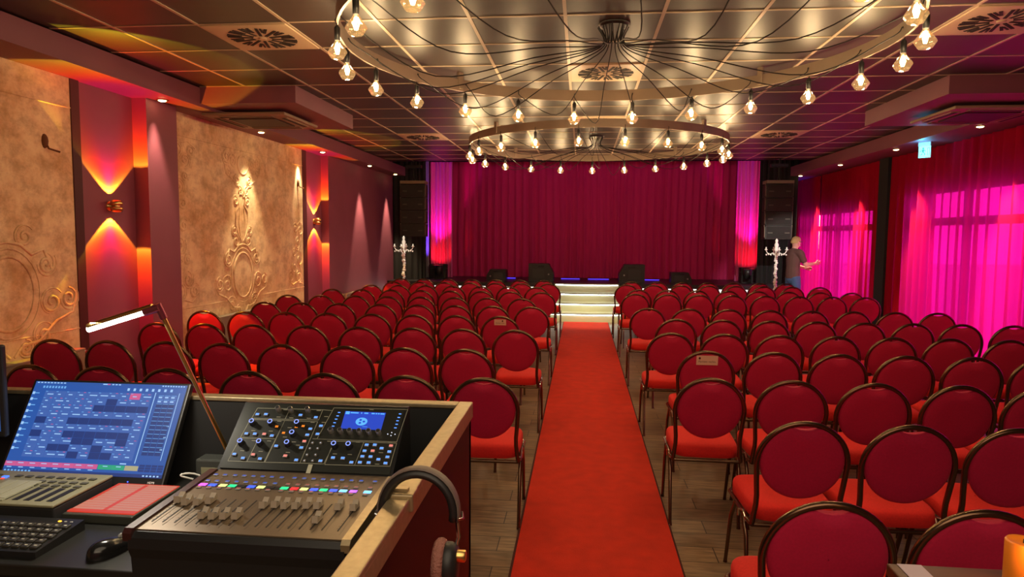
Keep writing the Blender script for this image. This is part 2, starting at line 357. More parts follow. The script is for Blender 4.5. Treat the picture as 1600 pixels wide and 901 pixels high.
light('wall_hook_light', 'SPOT', (XL+.10, 10.20, 2.86), 60, (1, .80, .50), target=(XL+.0, 10.22, 2.2), spot_size=.9, spot_blend=.9, shadow_soft_size=.03)  # beam of an assumed small wall lamp at the far hook shape
# radiators along left wall
def radiator(y0, y1, lab, x=XL+.03, zt=.73):
    t = thing('radiator', lab, 'radiator', (x, (y0+y1)/2, 0), 0, 'flat panel radiators along left wall'); h = (y1-y0)/2
    mb = MB(); mb.rbox(0.01, .10, -h, h, .16, zt, .008); obj('panel', mb, whitegrey, t)
    mb = MB(); mb.box(0.02, .11, -h+.01, h-.01, zt, zt+.012)
    for k in range(int(h*2/.05)): mb.box(.03, .095, -h+.02+k*.05, -h+.03+k*.05, zt+.011, zt+.014)
    obj('top_grille', mb, mat('radiator_grille', srgb(178, 166, 146), .5), t)
    mb = MB(); mb.lathe([(.018, 0), (.022, .01), (.022, .05), (.014, .06)], 10, (.06, h, zt-.03), 'y'); obj('valve', mb, chrome, t)
    mb = MB(); mb.tube([(.06, h+.03, zt-.03), (.06, h+.03, 0)], .009, 6); obj('pipe', mb, whitegrey, t)
radiator(3.2, 5.42, 'grey panel radiator under the nearest plaster panel')
radiator(7.15, 9.9, 'grey panel radiator under the second plaster panel')
radiator(11.7, 13.6, 'pale panel radiator along the purple wall near the stage', -4.26, .66)

# ------------------------------------------------------------------ stage
stage = thing('stage', 'low black stage with pale lit front edge in front of crimson curtain', 'stage', (0, 14.6, 0))
mb = MB(); mb.prism([(-4.26, 0), (3.80, 0), (3.80, .62), (4.66, .62), (4.66, 2.56), (-4.26, 2.56)], 0, .72); obj('platform', mb, black_s, stage)
mb = MB(); mb.box(-4.2, -.75, -.012, 0, .50, .63); mb.box(.98, 3.9, -.012, 0, .50, .63); obj('light_strip', mb, emat('white_stage_led', (1, .98, .9), 1.6), stage)
steps = thing('stage_steps', 'curved white stage steps with glowing edges at the end of the red carpet', 'steps', (.12, 14.6, 0))
stepm = mat('pale_grey_step', srgb(196, 200, 176), .5); nosem = mat('step_nosing_grey', srgb(120, 120, 100), .4)
ledw = emat('step_led', (.97, 1, .88), 14.0)
for k in range(4):
    zt, yf = .18*(k+1), -.85+.28*k
    def arc(hw, yy, bul, n=16): return [(-hw+2*hw*i/n, yy-bul*(1-(2*i/n-1)**2)) for i in range(n+1)]
    hw = .80-.04*k
    poly = arc(hw, yf, .10)+[(hw, -.001), (-hw, -.001)]
    mb = MB(); mb.prism(poly, zt-.18, zt-.025, m=0); obj('step', mb, stepm, steps)
    pn = arc(hw+.005, yf-.025, .10)+[(hw+.005, -.001), (-hw-.005, -.001)]
    mb = MB(); mb.prism(pn, zt-.024, zt); obj('tread', mb, [stepm], steps)
    mb = MB(); mb.tube([(x, y-.026, zt-.011) for x, y in arc(hw, yf, .10)], .011, 6); obj('nosing', mb, nosem, steps)
    mb = MB(); mb.tube([(x, y-.010, zt-.030) for x, y in arc(hw-.02, yf, .10)], .006, 6); obj('led_strip', mb, ledw, steps, 'glowing white strip')
def curtain(name, label, x0, x1, y, z0, z1, m, folds, amp, seed, nz=14, cat='curtain', along='x', group=None):
    rnd = random.Random(seed); L = x1-x0; nu = int(folds*9); ph = [rnd.uniform(0, 6.28) for _ in range(6)]
    loose = [rnd.uniform(-1, 1) for _ in range(8)]
    def fn(u, v):
        s = u*folds*2*PI; w = math.sin(s+1.3*math.sin(u*7+ph[0])+.8*math.sin(u*17+ph[1]))
        w = (w+.35*math.sin(2.1*s+ph[2]))
        a = amp*(.55+.45*math.sin(u*23+ph[3])**2)*(.55+.45*(1-v))
        drift = .05*(1-v)*math.sin(u*9+ph[4])*math.sin(v*2.2+ph[5])
        d = w*a; p = x0+L*u+drift*min(1, 10*u*(1-u))
        z = z0+(z1-z0)*v
        return (p, y+d, z) if along == 'x' else (y+d, p, z)
    mb = MB(); mb.grid(nu, nz, fn); o = obj(name, mb, m); return tag(o, label, cat, group)
curtain('stage_curtain', 'wide crimson velvet curtain closing the back of the stage', -3.75, 4.15, 16.45, .725, 3.50, stagecloth, 46, .055, 3, 16)
curtain('side_curtain', 'narrow gathered side curtain lit magenta at left of stage', -3.62, -3.08, 16.05, .725, 3.46, sidecloth, 6, .06, 4)
curtain('side_curtain', 'narrow gathered side curtain lit magenta at right of stage', 3.50, 4.05, 16.05, .725, 3.46, sidecloth, 6, .06, 5)
grey_leg = mat('grey_leg_cloth', (.30, .28, .32), .9)
curtain('leg_curtain', 'slim leg curtain lit blue at far left of stage', -3.92, -3.60, 15.85, .725, 3.46, grey_leg, 3, .03, 6)
curtain('leg_curtain', 'slim leg curtain lit violet at far right of stage', 3.98, 4.28, 15.85, .725, 3.46, grey_leg, 3, .03, 7)
curtain('black_drape', 'black drape beside left loudspeaker array', -4.27, -3.50, 15.1, .725, 4.18, drape, 7, .03, 8)
curtain('black_drape', 'black drape behind right loudspeaker array', 3.82, 4.62, 15.3, .725, 4.18, drape, 7, .03, 9)
mb = MB(); mb.box(-4.1, 4.4, 16.2, 16.26, 3.52, 3.58); tag(obj('curtain_rail', mb, mat('rail_grey', (.35, .33, .33), .4, metal=.6)), 'grey curtain rail over the stage curtain', 'rail')
# coloured stage lights
def par(x, y, lab):
    t = thing('stage_floodlight', lab, 'stage light', (x, y, .72), 0, 'floodlights on the stage corners')
    mb = MB(); mb.lathe([(.05, 0), (.075, .02), (.085, .12), (.09, .22), (.082, .222)], 16, (0, 0, .09)); obj('housing', mb, black_s, t)
    mb = MB(); mb.tube([(-.11, 0, .0), (-.11, 0, .16), (-.095, 0, .17)], .012, 6); mb.tube([(.11, 0, .0), (.11, 0, .16), (.095, 0, .17)], .012, 6); mb.box(-.12, .12, -.05, .05, 0, .02); obj('yoke', mb, black, t)
    mb = MB(); mb.lathe([(.001, .307), (.078, .307), (.078, .311), (.001, .311)], 16); obj('lens', mb, mat('lens_glass', (.1, .1, .12), .1), t)
    return t
par(-3.28, 15.45, 'small black floodlight standing at left stage corner'); par(3.66, 15.45, 'small black floodlight standing at right stage corner')
for x0, lab in ((-3.60, 'low black case under the left magenta curtain'), (3.52, 'low black case under the right magenta curtain')):
    t = thing('equipment_case', lab, 'case', (x0+.25, 15.76, .72), 0, 'black cases at the stage corners')  # added box: only darkness here, shaped to cover the curtain foot
    mb = MB(); mb.rbox(-.20, .20, -.12, .10, 0, .33, .012); obj('body', mb, black, t)
    mb = MB(); mb.box(-.205, .205, -.125, .105, .22, .235); obj('edge_band', mb, black_s, t)
for sx, x in ((-1, -3.35), (1, 3.77)):
    light('magenta_flood', 'SPOT', (x, 15.50, 1.06), 150, (1, .01, .50), target=(x, 16.1, 2.65), spot_size=.85, spot_blend=.6, shadow_soft_size=.05)
    light('red_flood', 'SPOT', (x+.05*sx, 15.5, 1.05), 24, (1, .02, .05), target=(x, 16.1, 1.35), spot_size=1.2, spot_blend=.7, shadow_soft_size=.05)
    light('blue_flood', 'SPOT', (x+sx*.42, 15.45, .95), 160, (.16, .05, 1), target=(x+sx*.45, 15.9, 2.0), spot_size=1.2, spot_blend=.8, shadow_soft_size=.05)
light('stage_wash', 'AREA', (0.1, 14.9, 4.05), 13, (.95, .22, .75), target=(.1, 16.6, 1.9), shape='RECTANGLE', size=6.5, size_y=.3)
light('aisle_fill_spot', 'SPOT', (.12, 11.2, 3.2), 520, (1, .80, .40), target=(.12, 13.5, 0), spot_size=.55, spot_blend=.9, shadow_soft_size=.05)  # added spot without a fixture, warms the far carpet end
blueled = emat('blue_led', (.10, .04, 1), 1.6)
for x, w, lab in ((-1.75, .45, 'blue glowing light bar on the stage floor between the two left monitors'), (-.25, .45, 'blue glowing light bar on stage floor above left half of steps'), (.40, .5, 'blue glowing light bar on stage floor above right half of steps'), (1.6, .4, 'blue glowing light bar on stage floor between the right monitors')):
    t = thing('light_bar', lab, 'light bar', (x, 15.9, .72), 0, 'blue light bars on the stage floor')
    mb = MB(); mb.box(-w/2, w/2, -.04, .04, 0, .03); obj('housing', mb, black, t)
    mb = MB(); mb.box(-w/2+.01, w/2-.01, -.046, -.04, .008, .024); obj('diffuser', mb, blueled, t)
def wedge(x, w, h, d, flip, lab, y=15.1):
    t = thing('stage_monitor', lab, 'stage monitor', (x, y, .72), 0, 'stage monitors')
    s = -1 if flip else 1
    poly = [(-w/2*s, 0), (w/2*s, 0), (w/2*s, h*.45), ((w/2-.3*h)*s, h), ((-w/2)*s, h)]
    mb = MB(); mb.prism(poly, 0, d, 'y'); obj('cabinet', mb, black_s, t)
    mb = MB(); mb.box(min(-w*.34*s, w*.12*s), max(-w*.34*s, w*.12*s), -.008, 0, h*.18, h*.72); obj('rear_panel', mb, mat('panel_dark_grey', (.03, .03, .03), .5), t)
    mb = MB(); mb.lathe([(.018, -.01), (.018, 0)], 10, (w*.3*s, 0, h*.4), 'y'); obj('connector', mb, mat('connector_silver', (.5, .5, .5), .3, metal=1), t)
    mb = MB(); mb.tube([(-.06, -.005, h*.84), (-.05, -.02, h*.86), (.05, -.02, h*.86), (.06, -.005, h*.84)], .008, 6); obj('handle', mb, black, t)
wedge(-.89, .56, .39, .42, False, 'large black wedge monitor on stage left of the steps')
wedge(1.11, .56, .39, .42, True, 'large black wedge monitor on stage right of the steps')
wedge(-1.90, .44, .25, .34, True, 'small black wedge monitor at far left of the stage')
wedge(2.18, .44, .23, .34, False, 'small black wedge monitor at far right of the stage')
# line arrays
spk = mat('loudspeaker_black', srgb(34, 31, 26), .55); spkg = mat('loudspeaker_grille', srgb(26, 24, 21), .6, bump=.6, bscale=260, vary=.1, scale=80)
def array(x, lab):
    t = thing('line_array', lab, 'loudspeaker', (x, 13.72, 0), 0, 'hanging loudspeaker arrays')
    for k in range(4):
        z1 = 2.76-k*.268; z0 = z1-.258
        mb = MB(); mb.prism([(-.25, z0), (.25, z0), (.25, z1), (-.25, z1)], 0, .30, 'y'); c = obj('cabinet', mb, spk, t)
        g = MB(); g.rbox(-.225, .225, -.012, 0, z0+.015, z1-.015, .004); obj('grille', g, spkg, c)
        b = MB()
        for s in (-1, 1): b.box(s*.16-.045, s*.16+.045, -.018, -.010, z0+.11, z0+.135)
        obj('badge', b, mat('array_slot', srgb(72, 68, 58), .5), c)
        h = MB()
        for s in (-1, 1): h.box(s*.256-.006, s*.256+.006, .02, .08, z0+.03, z1-.03); h.box(s*.262-.006, s*.262+.006, .03, .06, z1-.03, z1+.02)
        obj('rigging_plate', h, mat('rigging_steel', srgb(120, 112, 96), .4, metal=.7), c)
    mb = MB(); mb.box(-.255, .255, -.03, .30, 2.775, 2.835); obj('top_frame', mb, mat('bumper_grey', srgb(130, 120, 98), .45, metal=.3), t)
    mb = MB(); mb.tube([(-.03, .12, 2.83), (0, .12, 2.93), (.03, .12, 2.83)], .012, 6); mb.tube([(0, .12, 2.92), (0, .12, ZC)], .009, 6); mb.box(-.16, .16, .06, .18, 3.10, 3.16); obj('hanger', mb, black_s, t)
array(-3.46, 'tall black hanging loudspeaker array left of the stage curtain'); array(3.81, 'tall black hanging loudspeaker array right of the stage, beside the man')
# candelabra: white beaded stems with arms
candm = mat('white_crystal', (.92, .92, .86), .12, spec=.8, coat=.5); candg = mat('pale_gold_crystal', (.92, .84, .60), .15, metal=.3)
def candelabrum(x, y, lab, m2):
    t = thing('candelabrum', lab, 'candelabrum', (x, y, 0), 0, 'tall candelabra flanking the stage')
    mb = MB(); mb.lathe([(.15, 0), (.15, .02), (.10, .04), (.04, .08), (.02, .12)], 20); obj('base', mb, candm, t)
    mb = MB(); rnd = random.Random(int(x*10)); z = .12
    while z < 1.42:
        r = rnd.choice([.028, .034, .04]); mb.M = Matrix.Translation((rnd.uniform(-.012, .012), rnd.uniform(-.012, .012), 0)); mb.ball((0, 0, z+r*.8), r, 6, m=rnd.choice([0, 0, 1])); z += r*1.35
    mb.M = None; obj('stem', mb, [candm, m2], t)
    for k in range(4):
        a = 2*PI*k/4; R = .19 if k else .0; top = 1.60
        mb = MB(); c, s = math.cos(a), math.sin(a)
        if k == 0: c, s, R = 1, 0, .19
        mb.tube([(0, 0, 1.36), (c*R*.35, s*R*.35, 1.44), (c*R*.75, s*R*.75, 1.40), (c*R, s*R, 1.48)], .009, 6)
        for q in range(4): mb.ball((c*R*(.3+.22*q), s*R*(.3+.22*q), 1.42-.018*(q % 2)), .016, 5)
        arm = obj('arm', mb, [candm], t)
        mb = MB(); mb.lathe([(.010, 0), (.03, .018), (.034, .026), (.013, .03), (.012, .065), (.008, .07)], 10, (c*R, s*R, 1.48)); obj('candle_cup', mb, [candm], arm)
    mb = MB(); mb.lathe([(.015, 0), (.045, .06), (.03, .10), (.042, .15), (.02, .2), (.03, .23), (.008, .27)], 10, (0, 0, 1.44)); obj('finial', mb, [candm], t)
candelabrum(-3.56, 13.38, 'tall white beaded candelabrum with arms before the left loudspeaker array', candg)
candelabrum(3.69, 13.38, 'tall white beaded candelabrum in front of the man by the curtain', candm)
light('candelabrum_spot', 'SPOT', (-3.5, 11.9, 3.2), 190, (1, .93, .75), target=(-3.56, 13.38, 1.40), spot_size=.30, spot_blend=.6, shadow_soft_size=.03)
light('candelabrum_spot', 'SPOT', (3.7, 10.2, 3.0), 480, (1, .95, .85), target=(3.98, 13.6, 1.52), spot_size=.40, spot_blend=.6, shadow_soft_size=.03)  # turned past the candelabrum and widened, added light for the man

# ------------------------------------------------------------------ right curtains
gC = 'magenta curtains along the window wall'
curtain('window_curtain', 'far magenta window curtain behind the man, next to the stage', 15.115, 16.75, 5.02, .02, 3.04, sheerm, 11, .05, 21, along='y', group=gC)
curtain('window_curtain', 'magenta window curtain between the gap at the man and the black column', 12.15, 14.99, 5.02, .02, 3.04, sheerm, 13, .06, 22, along='y', group=gC)
curtain('window_curtain', 'wide magenta window curtain on the near side of the black column', 3.0, 11.72, 5.02, .02, 3.04, sheerm, 38, .065, 23, along='y', group=gC)
curtain('window_curtain', 'magenta window curtain nearest the photographer, beyond the right photo edge', -2.9, 2.9, 5.02, .02, 3.04, sheerm, 38, .05, 24, along='y', group=gC)
# ------------------------------------------------------------------ ceiling fittings
diffm = mat('diffuser_white', srgb(196, 172, 140), .45); slotm = mat('slot_dark', srgb(30, 24, 20), .7)
def diffuser(ix, iy, lab):
    x, y = TX0+ix*TS+TS/2, TY0+iy*TS+TS/2
    t = thing('swirl_diffuser', lab, 'air diffuser', (x, y, ZC), 0, 'square swirl air diffusers in the ceiling')
    mb = MB(); mb.rbox(-.325, .325, -.325, .325, -.014, -.002, .004); obj('plate', mb, diffm, t)
    mb = MB()
    for k in range(24):
        a = 2*PI*k/24; mb.M = Matrix.Rotation(a, 4, 'Z')
        mb.box(.07 if k % 2 else .15, .255, -.011, .011, -.018, -.0135)
        if k % 2: mb.box(.16, .255, .022, .036, -.018, -.0135)
    mb.M = None; obj('slot_ring', mb, slotm, t)
    mb = MB(); mb.lathe([(.03, 0), (.03, -.006), (.02, -.008)], 14, (0, 0, -.013)); obj('hub', mb, diffm, t)
diffuser(-4, 0, 'pale square swirl diffuser at upper left, left of nearest ring lamp')
diffuser(0, 2, 'pale square swirl diffuser in the middle of the nearest ring lamp')
diffuser(4, 0, 'red-lit square swirl diffuser in the upper right photo corner')
diffuser(0, 6, 'square swirl diffuser between the two ring lamps')
diffuser(4, 8, 'dim square swirl diffuser at right of the far ring lamp')
diffuser(-4, 8, 'dim square swirl diffuser at left of the far ring lamp')
def cassette(x, y, z, lab):
    t = thing('air_conditioner', lab, 'air conditioner', (x, y, z), 0, 'ceiling cassette air conditioners'); w = .47
    acm = mat('cassette_plastic', srgb(150, 128, 104), .5)
    mb = MB(); mb.rbox(-w, w, -w, w, -.035, -.001, .012); obj('frame', mb, acm, t)
    mb = MB(); mb.rbox(-.27, .27, -.27, .27, -.048, -.034, .008); obj('intake_grille', mb, mat('intake_dark', srgb(60, 48, 40), .6), t)
    for k in range(4):
        mb = MB(); mb.M = Matrix.Rotation(k*PI/2, 4, 'Z'); mb.box(-.30, .30, .335, .42, -.044, -.034); mb.box(-.30, .30, .36, .40, -.046, -.043, 1); obj('louvre', mb, [acm, slotm], t)
cassette(-3.72+.05, 7.60, 3.05, 'square air conditioning cassette under the left ceiling box')
cassette(4.12, 7.70, 3.05, 'square air conditioning cassette under the right ceiling box')
# soffit is deeper where the cassettes hang
dlm = mat('downlight_rim', srgb(150, 110, 60), .3, metal=.8); dle = emat('downlight_glow', (1, .72, .30), 14.0)
def downlight(x, y, lab, w, tgt, ss=.76):
    t = thing('downlight', lab, 'downlight', (x, y, ZS), 0, 'recessed downlights in the soffits')
    mb = MB(); mb.lathe([(.055, -.0005), (.058, -.006), (.042, -.008), (.040, -.001)], 18); obj('rim', mb, dlm, t)
    mb = MB(); mb.lathe([(.038, -.003), (.036, -.012), (.02, -.018)], 14); obj('lamp', mb, dle, t)
    light('downlight_beam', 'SPOT', (x, y, ZS-.03), w, (1, .74, .42), target=(x+tgt, y, 0), spot_size=ss, spot_blend=.55, shadow_soft_size=.04)
side = 'left'
for i, (y, p) in enumerate(((6.45, 'nearest the camera'), (8.54, 'above the oval stucco cartouche'), (10.64, 'above the farther gold sconce'), (12.79, 'over the purple wall'), (14.6, 'nearest the stage'))):
    downlight(-4.15 if i < 3 else -4.06, y, 'small glowing downlight in left soffit, %s' % p, DOWN_W*(.45, .62, .6, 1.5, 1.5)[i], 0, (.76, 1.0, .9, .76, .76)[i])
for y, p in ((8.58, 'nearest the camera'), (10.72, 'beside the exit sign'), (12.91, 'above the second curtain'), (15.15, 'nearest the stage')):
    downlight(4.62, y, 'small glowing downlight in right soffit, %s' % p, DOWN_W*2.6, .75, .62)
# exit sign
exs = t = thing('exit_sign', 'glowing cyan and white exit sign hanging from right soffit', 'exit sign', (4.66, 9.95, ZS), -.8)
mb = MB(); mb.box(-.10, .10, -.02, .035, -.07, 0); obj('housing', mb, mat('sign_grey', (.5, .52, .55), .5), t)
mb = MB(); mb.rbox(-.095, .095, -.008, .012, -.27, -.07, .003); pl_ = obj('panel', mb, emat('sign_white', (.16, .85, .95), 3.0), t)
mb = MB(); g = -.0095
mb.M = Matrix.Translation((-.02, 0, -.17)) @ Matrix.Diagonal((1.3, 1, 1.2, 1))
mb.prism([(.0+.012*math.cos(a*PI/5), .05+.012*math.sin(a*PI/5)) for a in range(10)], g, -.008, 'y')
for quad in (((-.015, .033), (.012, .036), (.008, -.005), (-.012, -.002)), ((.010, .03), (.034, .012), (.030, .004), (.008, .020)), ((-.014, .03), (-.034, .018), (-.036, .002), (-.028, .002), (-.026, .014)), ((-.004, .0), (.008, -.002), (.026, -.028), (.022, -.05), (.014, -.05), (.016, -.03)), ((-.012, .0), (-.004, -.002), (-.012, -.028), (-.034, -.040), (-.034, -.048), (-.008, -.036))): mb.prism(list(quad), g, -.008, 'y')
mb.M = None; mb.box(.05, .056, g, -.008, -.23, -.10); mb.box(.05, .085, g, -.008, -.106, -.10); mb.box(.079, .085, g, -.008, -.23, -.10)
obj('running_man_pictogram', mb, emat('sign_green', (.0, .42, .30), 1.2), pl_)
exs.scale = (.78, .78, .78)
light('exit_glow', 'POINT', (4.56, 9.85, 2.94), 4, (.1, .6, 1), shadow_soft_size=.03)

# ------------------------------------------------------------------ ring chandeliers
ringm = mat('ring_lamp_grey', srgb(150, 132, 116), .45, metal=.3, vary=.05, scale=6); cordm = mat('black_cord', (.012, .010, .010), .6)
filam = emat('filament_glow', (1, .70, .30), 60.0, False)
core = emat('bulb_core_glow', (1, .62, .22), 7.0, False)
def bulb_meshes():
    mb = MB(); N = 8           # faceted diamond glass
    mb.lathe([(.014, .055), (.017, .040), (.055, -.012), (.058, -.022), (.036, -.056), (.012, -.063)], N, smooth=False); gl = mb.mesh('bulb', [amberglass])
    mb = MB(); mb.lathe([(.013, .050), (.019, .058), (.020, .13), (.014, .14), (.005, .15)], 12); so = mb.mesh('socket', [black_s])
    mb = MB()
    for k in range(4):
        a = PI/4+k*PI/2; c, s = math.cos(a)*.006, math.sin(a)*.006
        mb.tube([(c, s, .034), (c*2.6, s*2.6, .0), (c, s, -.032)], .0045, 5)
    mb.tube([(0, 0, .045), (0, 0, -.03)], .007, 6, m=1); fi = mb.mesh('filament', [filam, core]); return gl, so, fi
GL, SO, FI = bulb_meshes()
GL.transform(Matrix.Scale(1.1, 4))
def chandelier(cx, cy, phase, lab, seed):
    rnd = random.Random(seed); R, zb = 1.93, 3.085; NB = 21
    t = thing('ring_chandelier', lab, 'chandelier', (cx, cy, 0), 0, 'ring chandeliers')
    mb = MB(); n = 96; V = []
    for i in range(n):
        a = 2*PI*i/n
        for r, z in ((R-.008, zb), (R+.008, zb), (R+.008, zb+.105), (R-.008, zb+.105)): V.append((r*math.cos(a), r*math.sin(a), z))
    mb.add(V, [(i*4+k, i*4+(k+1) % 4, ((i+1) % n)*4+(k+1) % 4, ((i+1) % n)*4+k) for i in range(n) for k in range(4)], 0, False)
    ob = obj('ring', mb, ringm, t); ob.data.polygons.foreach_set('use_smooth', [True]*len(ob.data.polygons)); ob.data.set_sharp_from_angle(angle=.6)
    for k in range(4):
        a = PI/4+k*PI/2; mb = MB(); mb.M = Matrix.Rotation(a, 4, 'Z'); mb.box(R-.02, R+.02, -.022, .022, zb+.02, ZC); obj('post', mb, ringm, t)
    mb = MB(); mb.lathe([(.115, ZC), (.115, ZC-.012), (.09, ZC-.02)], 24); obj('canopy', mb, black_s, t)
    for k in range(NB):
        a = math.radians(phase)+2*PI*k/NB; c, s = math.cos(a), math.sin(a); z = 2.925
        b = obj('bulb', GL, amberglass, t, loc=(c*R, s*R, z), rot=(0, 0, a+rnd.uniform(-.3, .3)))
        obj('socket', SO, black_s, b); obj('filament', FI, filam, b)
        light('bulb_light', 'POINT', (c*R, s*R, z), BULB_W, WARM, parent=t, shadow_soft_size=.03)
        P0 = Vector((.10*c+rnd.uniform(-.02, .02), .10*s+rnd.uniform(-.02, .02), ZC-.02)); da = rnd.uniform(-.10, .10)
        cd, sd = math.cos(a+da), math.sin(a+da); dip = rnd.uniform(-.08, .08)
        pts = [P0, Vector((.105*c, .105*s, ZC-.16)), Vector((.6*cd, .6*sd, 2.99+dip*.4)), Vector((1.30*cd, 1.30*sd, 2.84+dip)), Vector(((R-.10)*c, (R-.10)*s, zb-.01)), Vector(((R-.012)*c, (R-.012)*s, zb+.07))]
        out = []                  # smooth hanging cord through the points
        for i in range(len(pts)-1):
            p0, p1, p2, p3 = pts[max(0, i-1)], pts[i], pts[i+1], pts[min(len(pts)-1, i+2)]
            for q in range(6):
                u = q/6; out.append(.5*((2*p1)+(p2-p0)*u+(2*p0-5*p1+4*p2-p3)*u*u+(3*p1-p0-3*p2+p3)*u**3))
        out += [pts[-1], Vector(((R+.012)*c, (R+.012)*s, zb+.02)), Vector((R*c, R*s, z+.14))]
        mb = MB(); mb.tube(out, .0042, 5); obj('cord', mb, cordm, t)
chandelier(.21, 5.05, 81.9, 'large black-corded ring chandelier with glowing bulbs nearest the camera', 1)
chandelier(.20, 10.56, 90.9, 'ring chandelier with glowing bulbs farther off before the stage curtain', 2)

# ------------------------------------------------------------------ gold wall sconces with dichroic beams
def dichroic(d):
    d.use_nodes = True; nt = d.node_tree; em = nt.nodes['Emission']; L = nt.links.new
    ge = nt.nodes.new('ShaderNodeNewGeometry'); sp = nt.nodes.new('ShaderNodeSeparateXYZ'); L(ge.outputs['Incoming'], sp.inputs[0])
    ab = nt.nodes.new('ShaderNodeMath'); ab.operation = 'ABSOLUTE'; L(sp.outputs['Z'], ab.inputs[0])
    ac = nt.nodes.new('ShaderNodeMath'); ac.operation = 'ARCCOSINE'; L(ab.outputs[0], ac.inputs[0])
    mr = nt.nodes.new('ShaderNodeMath'); mr.operation = 'DIVIDE'; mr.inputs[1].default_value = math.radians(48); L(ac.outputs[0], mr.inputs[0])
    rp = nt.nodes.new('ShaderNodeValToRGB'); e = rp.color_ramp.elements
    e[0].position = 0; e[0].color = (.34, .015, .085, 1); e[1].position = 1; e[1].color = (0, 0, 0, 1)
    for p, c in ((.30, (.46, .02, .10, 1)), (.48, (.78, .04, .04, 1)), (.66, (1, .12, .012, 1)), (.84, (1, .28, .01, 1)), (.94, (1, .50, .02, 1)), (.98, (.9, .65, .03, 1))):
        q = rp.color_ramp.elements.new(p); q.color = c
    L(mr.outputs[0], rp.inputs[0]); L(rp.outputs[0], em.inputs['Color'])
def sconce(y, z, lab, x0):
    t = thing('wall_sconce', lab, 'wall lamp', (x0, y, z), 0, 'gold up-and-down wall sconces')
    mb = MB(); mb.lathe([(.045, 0), (.045, .012), (.018, .02), (.018, .05)], 16, axis='x'); obj('wall_plate', mb, gold, t)
    for s, nm in ((1, 'upper_cup'), (-1, 'lower_cup')):
        mb = MB(); mb.lathe([(.012, .008), (.052, .010), (.056, .022), (.050, .042), (.036, .056), (.031, .054), (.030, .03)], 20, (.07, 0, 0)); 
        if s < 0: mb.v = [Vector((v.x, v.y, -v.z)) for v in mb.v]
        cup = obj(nm, mb, gold, t)
        l = MB(); l.lathe([(.001, .046*s), (.029, .046*s), (.029, .048*s), (.001, .048*s)], 16, (.07, 0, 0)); obj('lens', l, emat('sconce_lens', (1, .5, .2), .8, False), cup)
        lo = light('sconce_beam', 'SPOT', (x0+.07, y, z+.062*s), SCONCE_W, (1, 1, 1), target=(x0+.07, y, z+3*s), spot_size=math.radians(98), spot_blend=.02, shadow_soft_size=.012)
        dichroic(lo.data)
    mb = MB(); mb.lathe([(.03, -.008), (.03, .008)], 16, (.07, 0, 0)); obj('centre_band', mb, gold, t)
sconce(5.97, 1.985, 'gold ball wall sconce on purple recess between plaster panels', XL)
sconce(10.85, 1.945, 'smaller-looking gold wall sconce beyond the second plaster panel', XL)

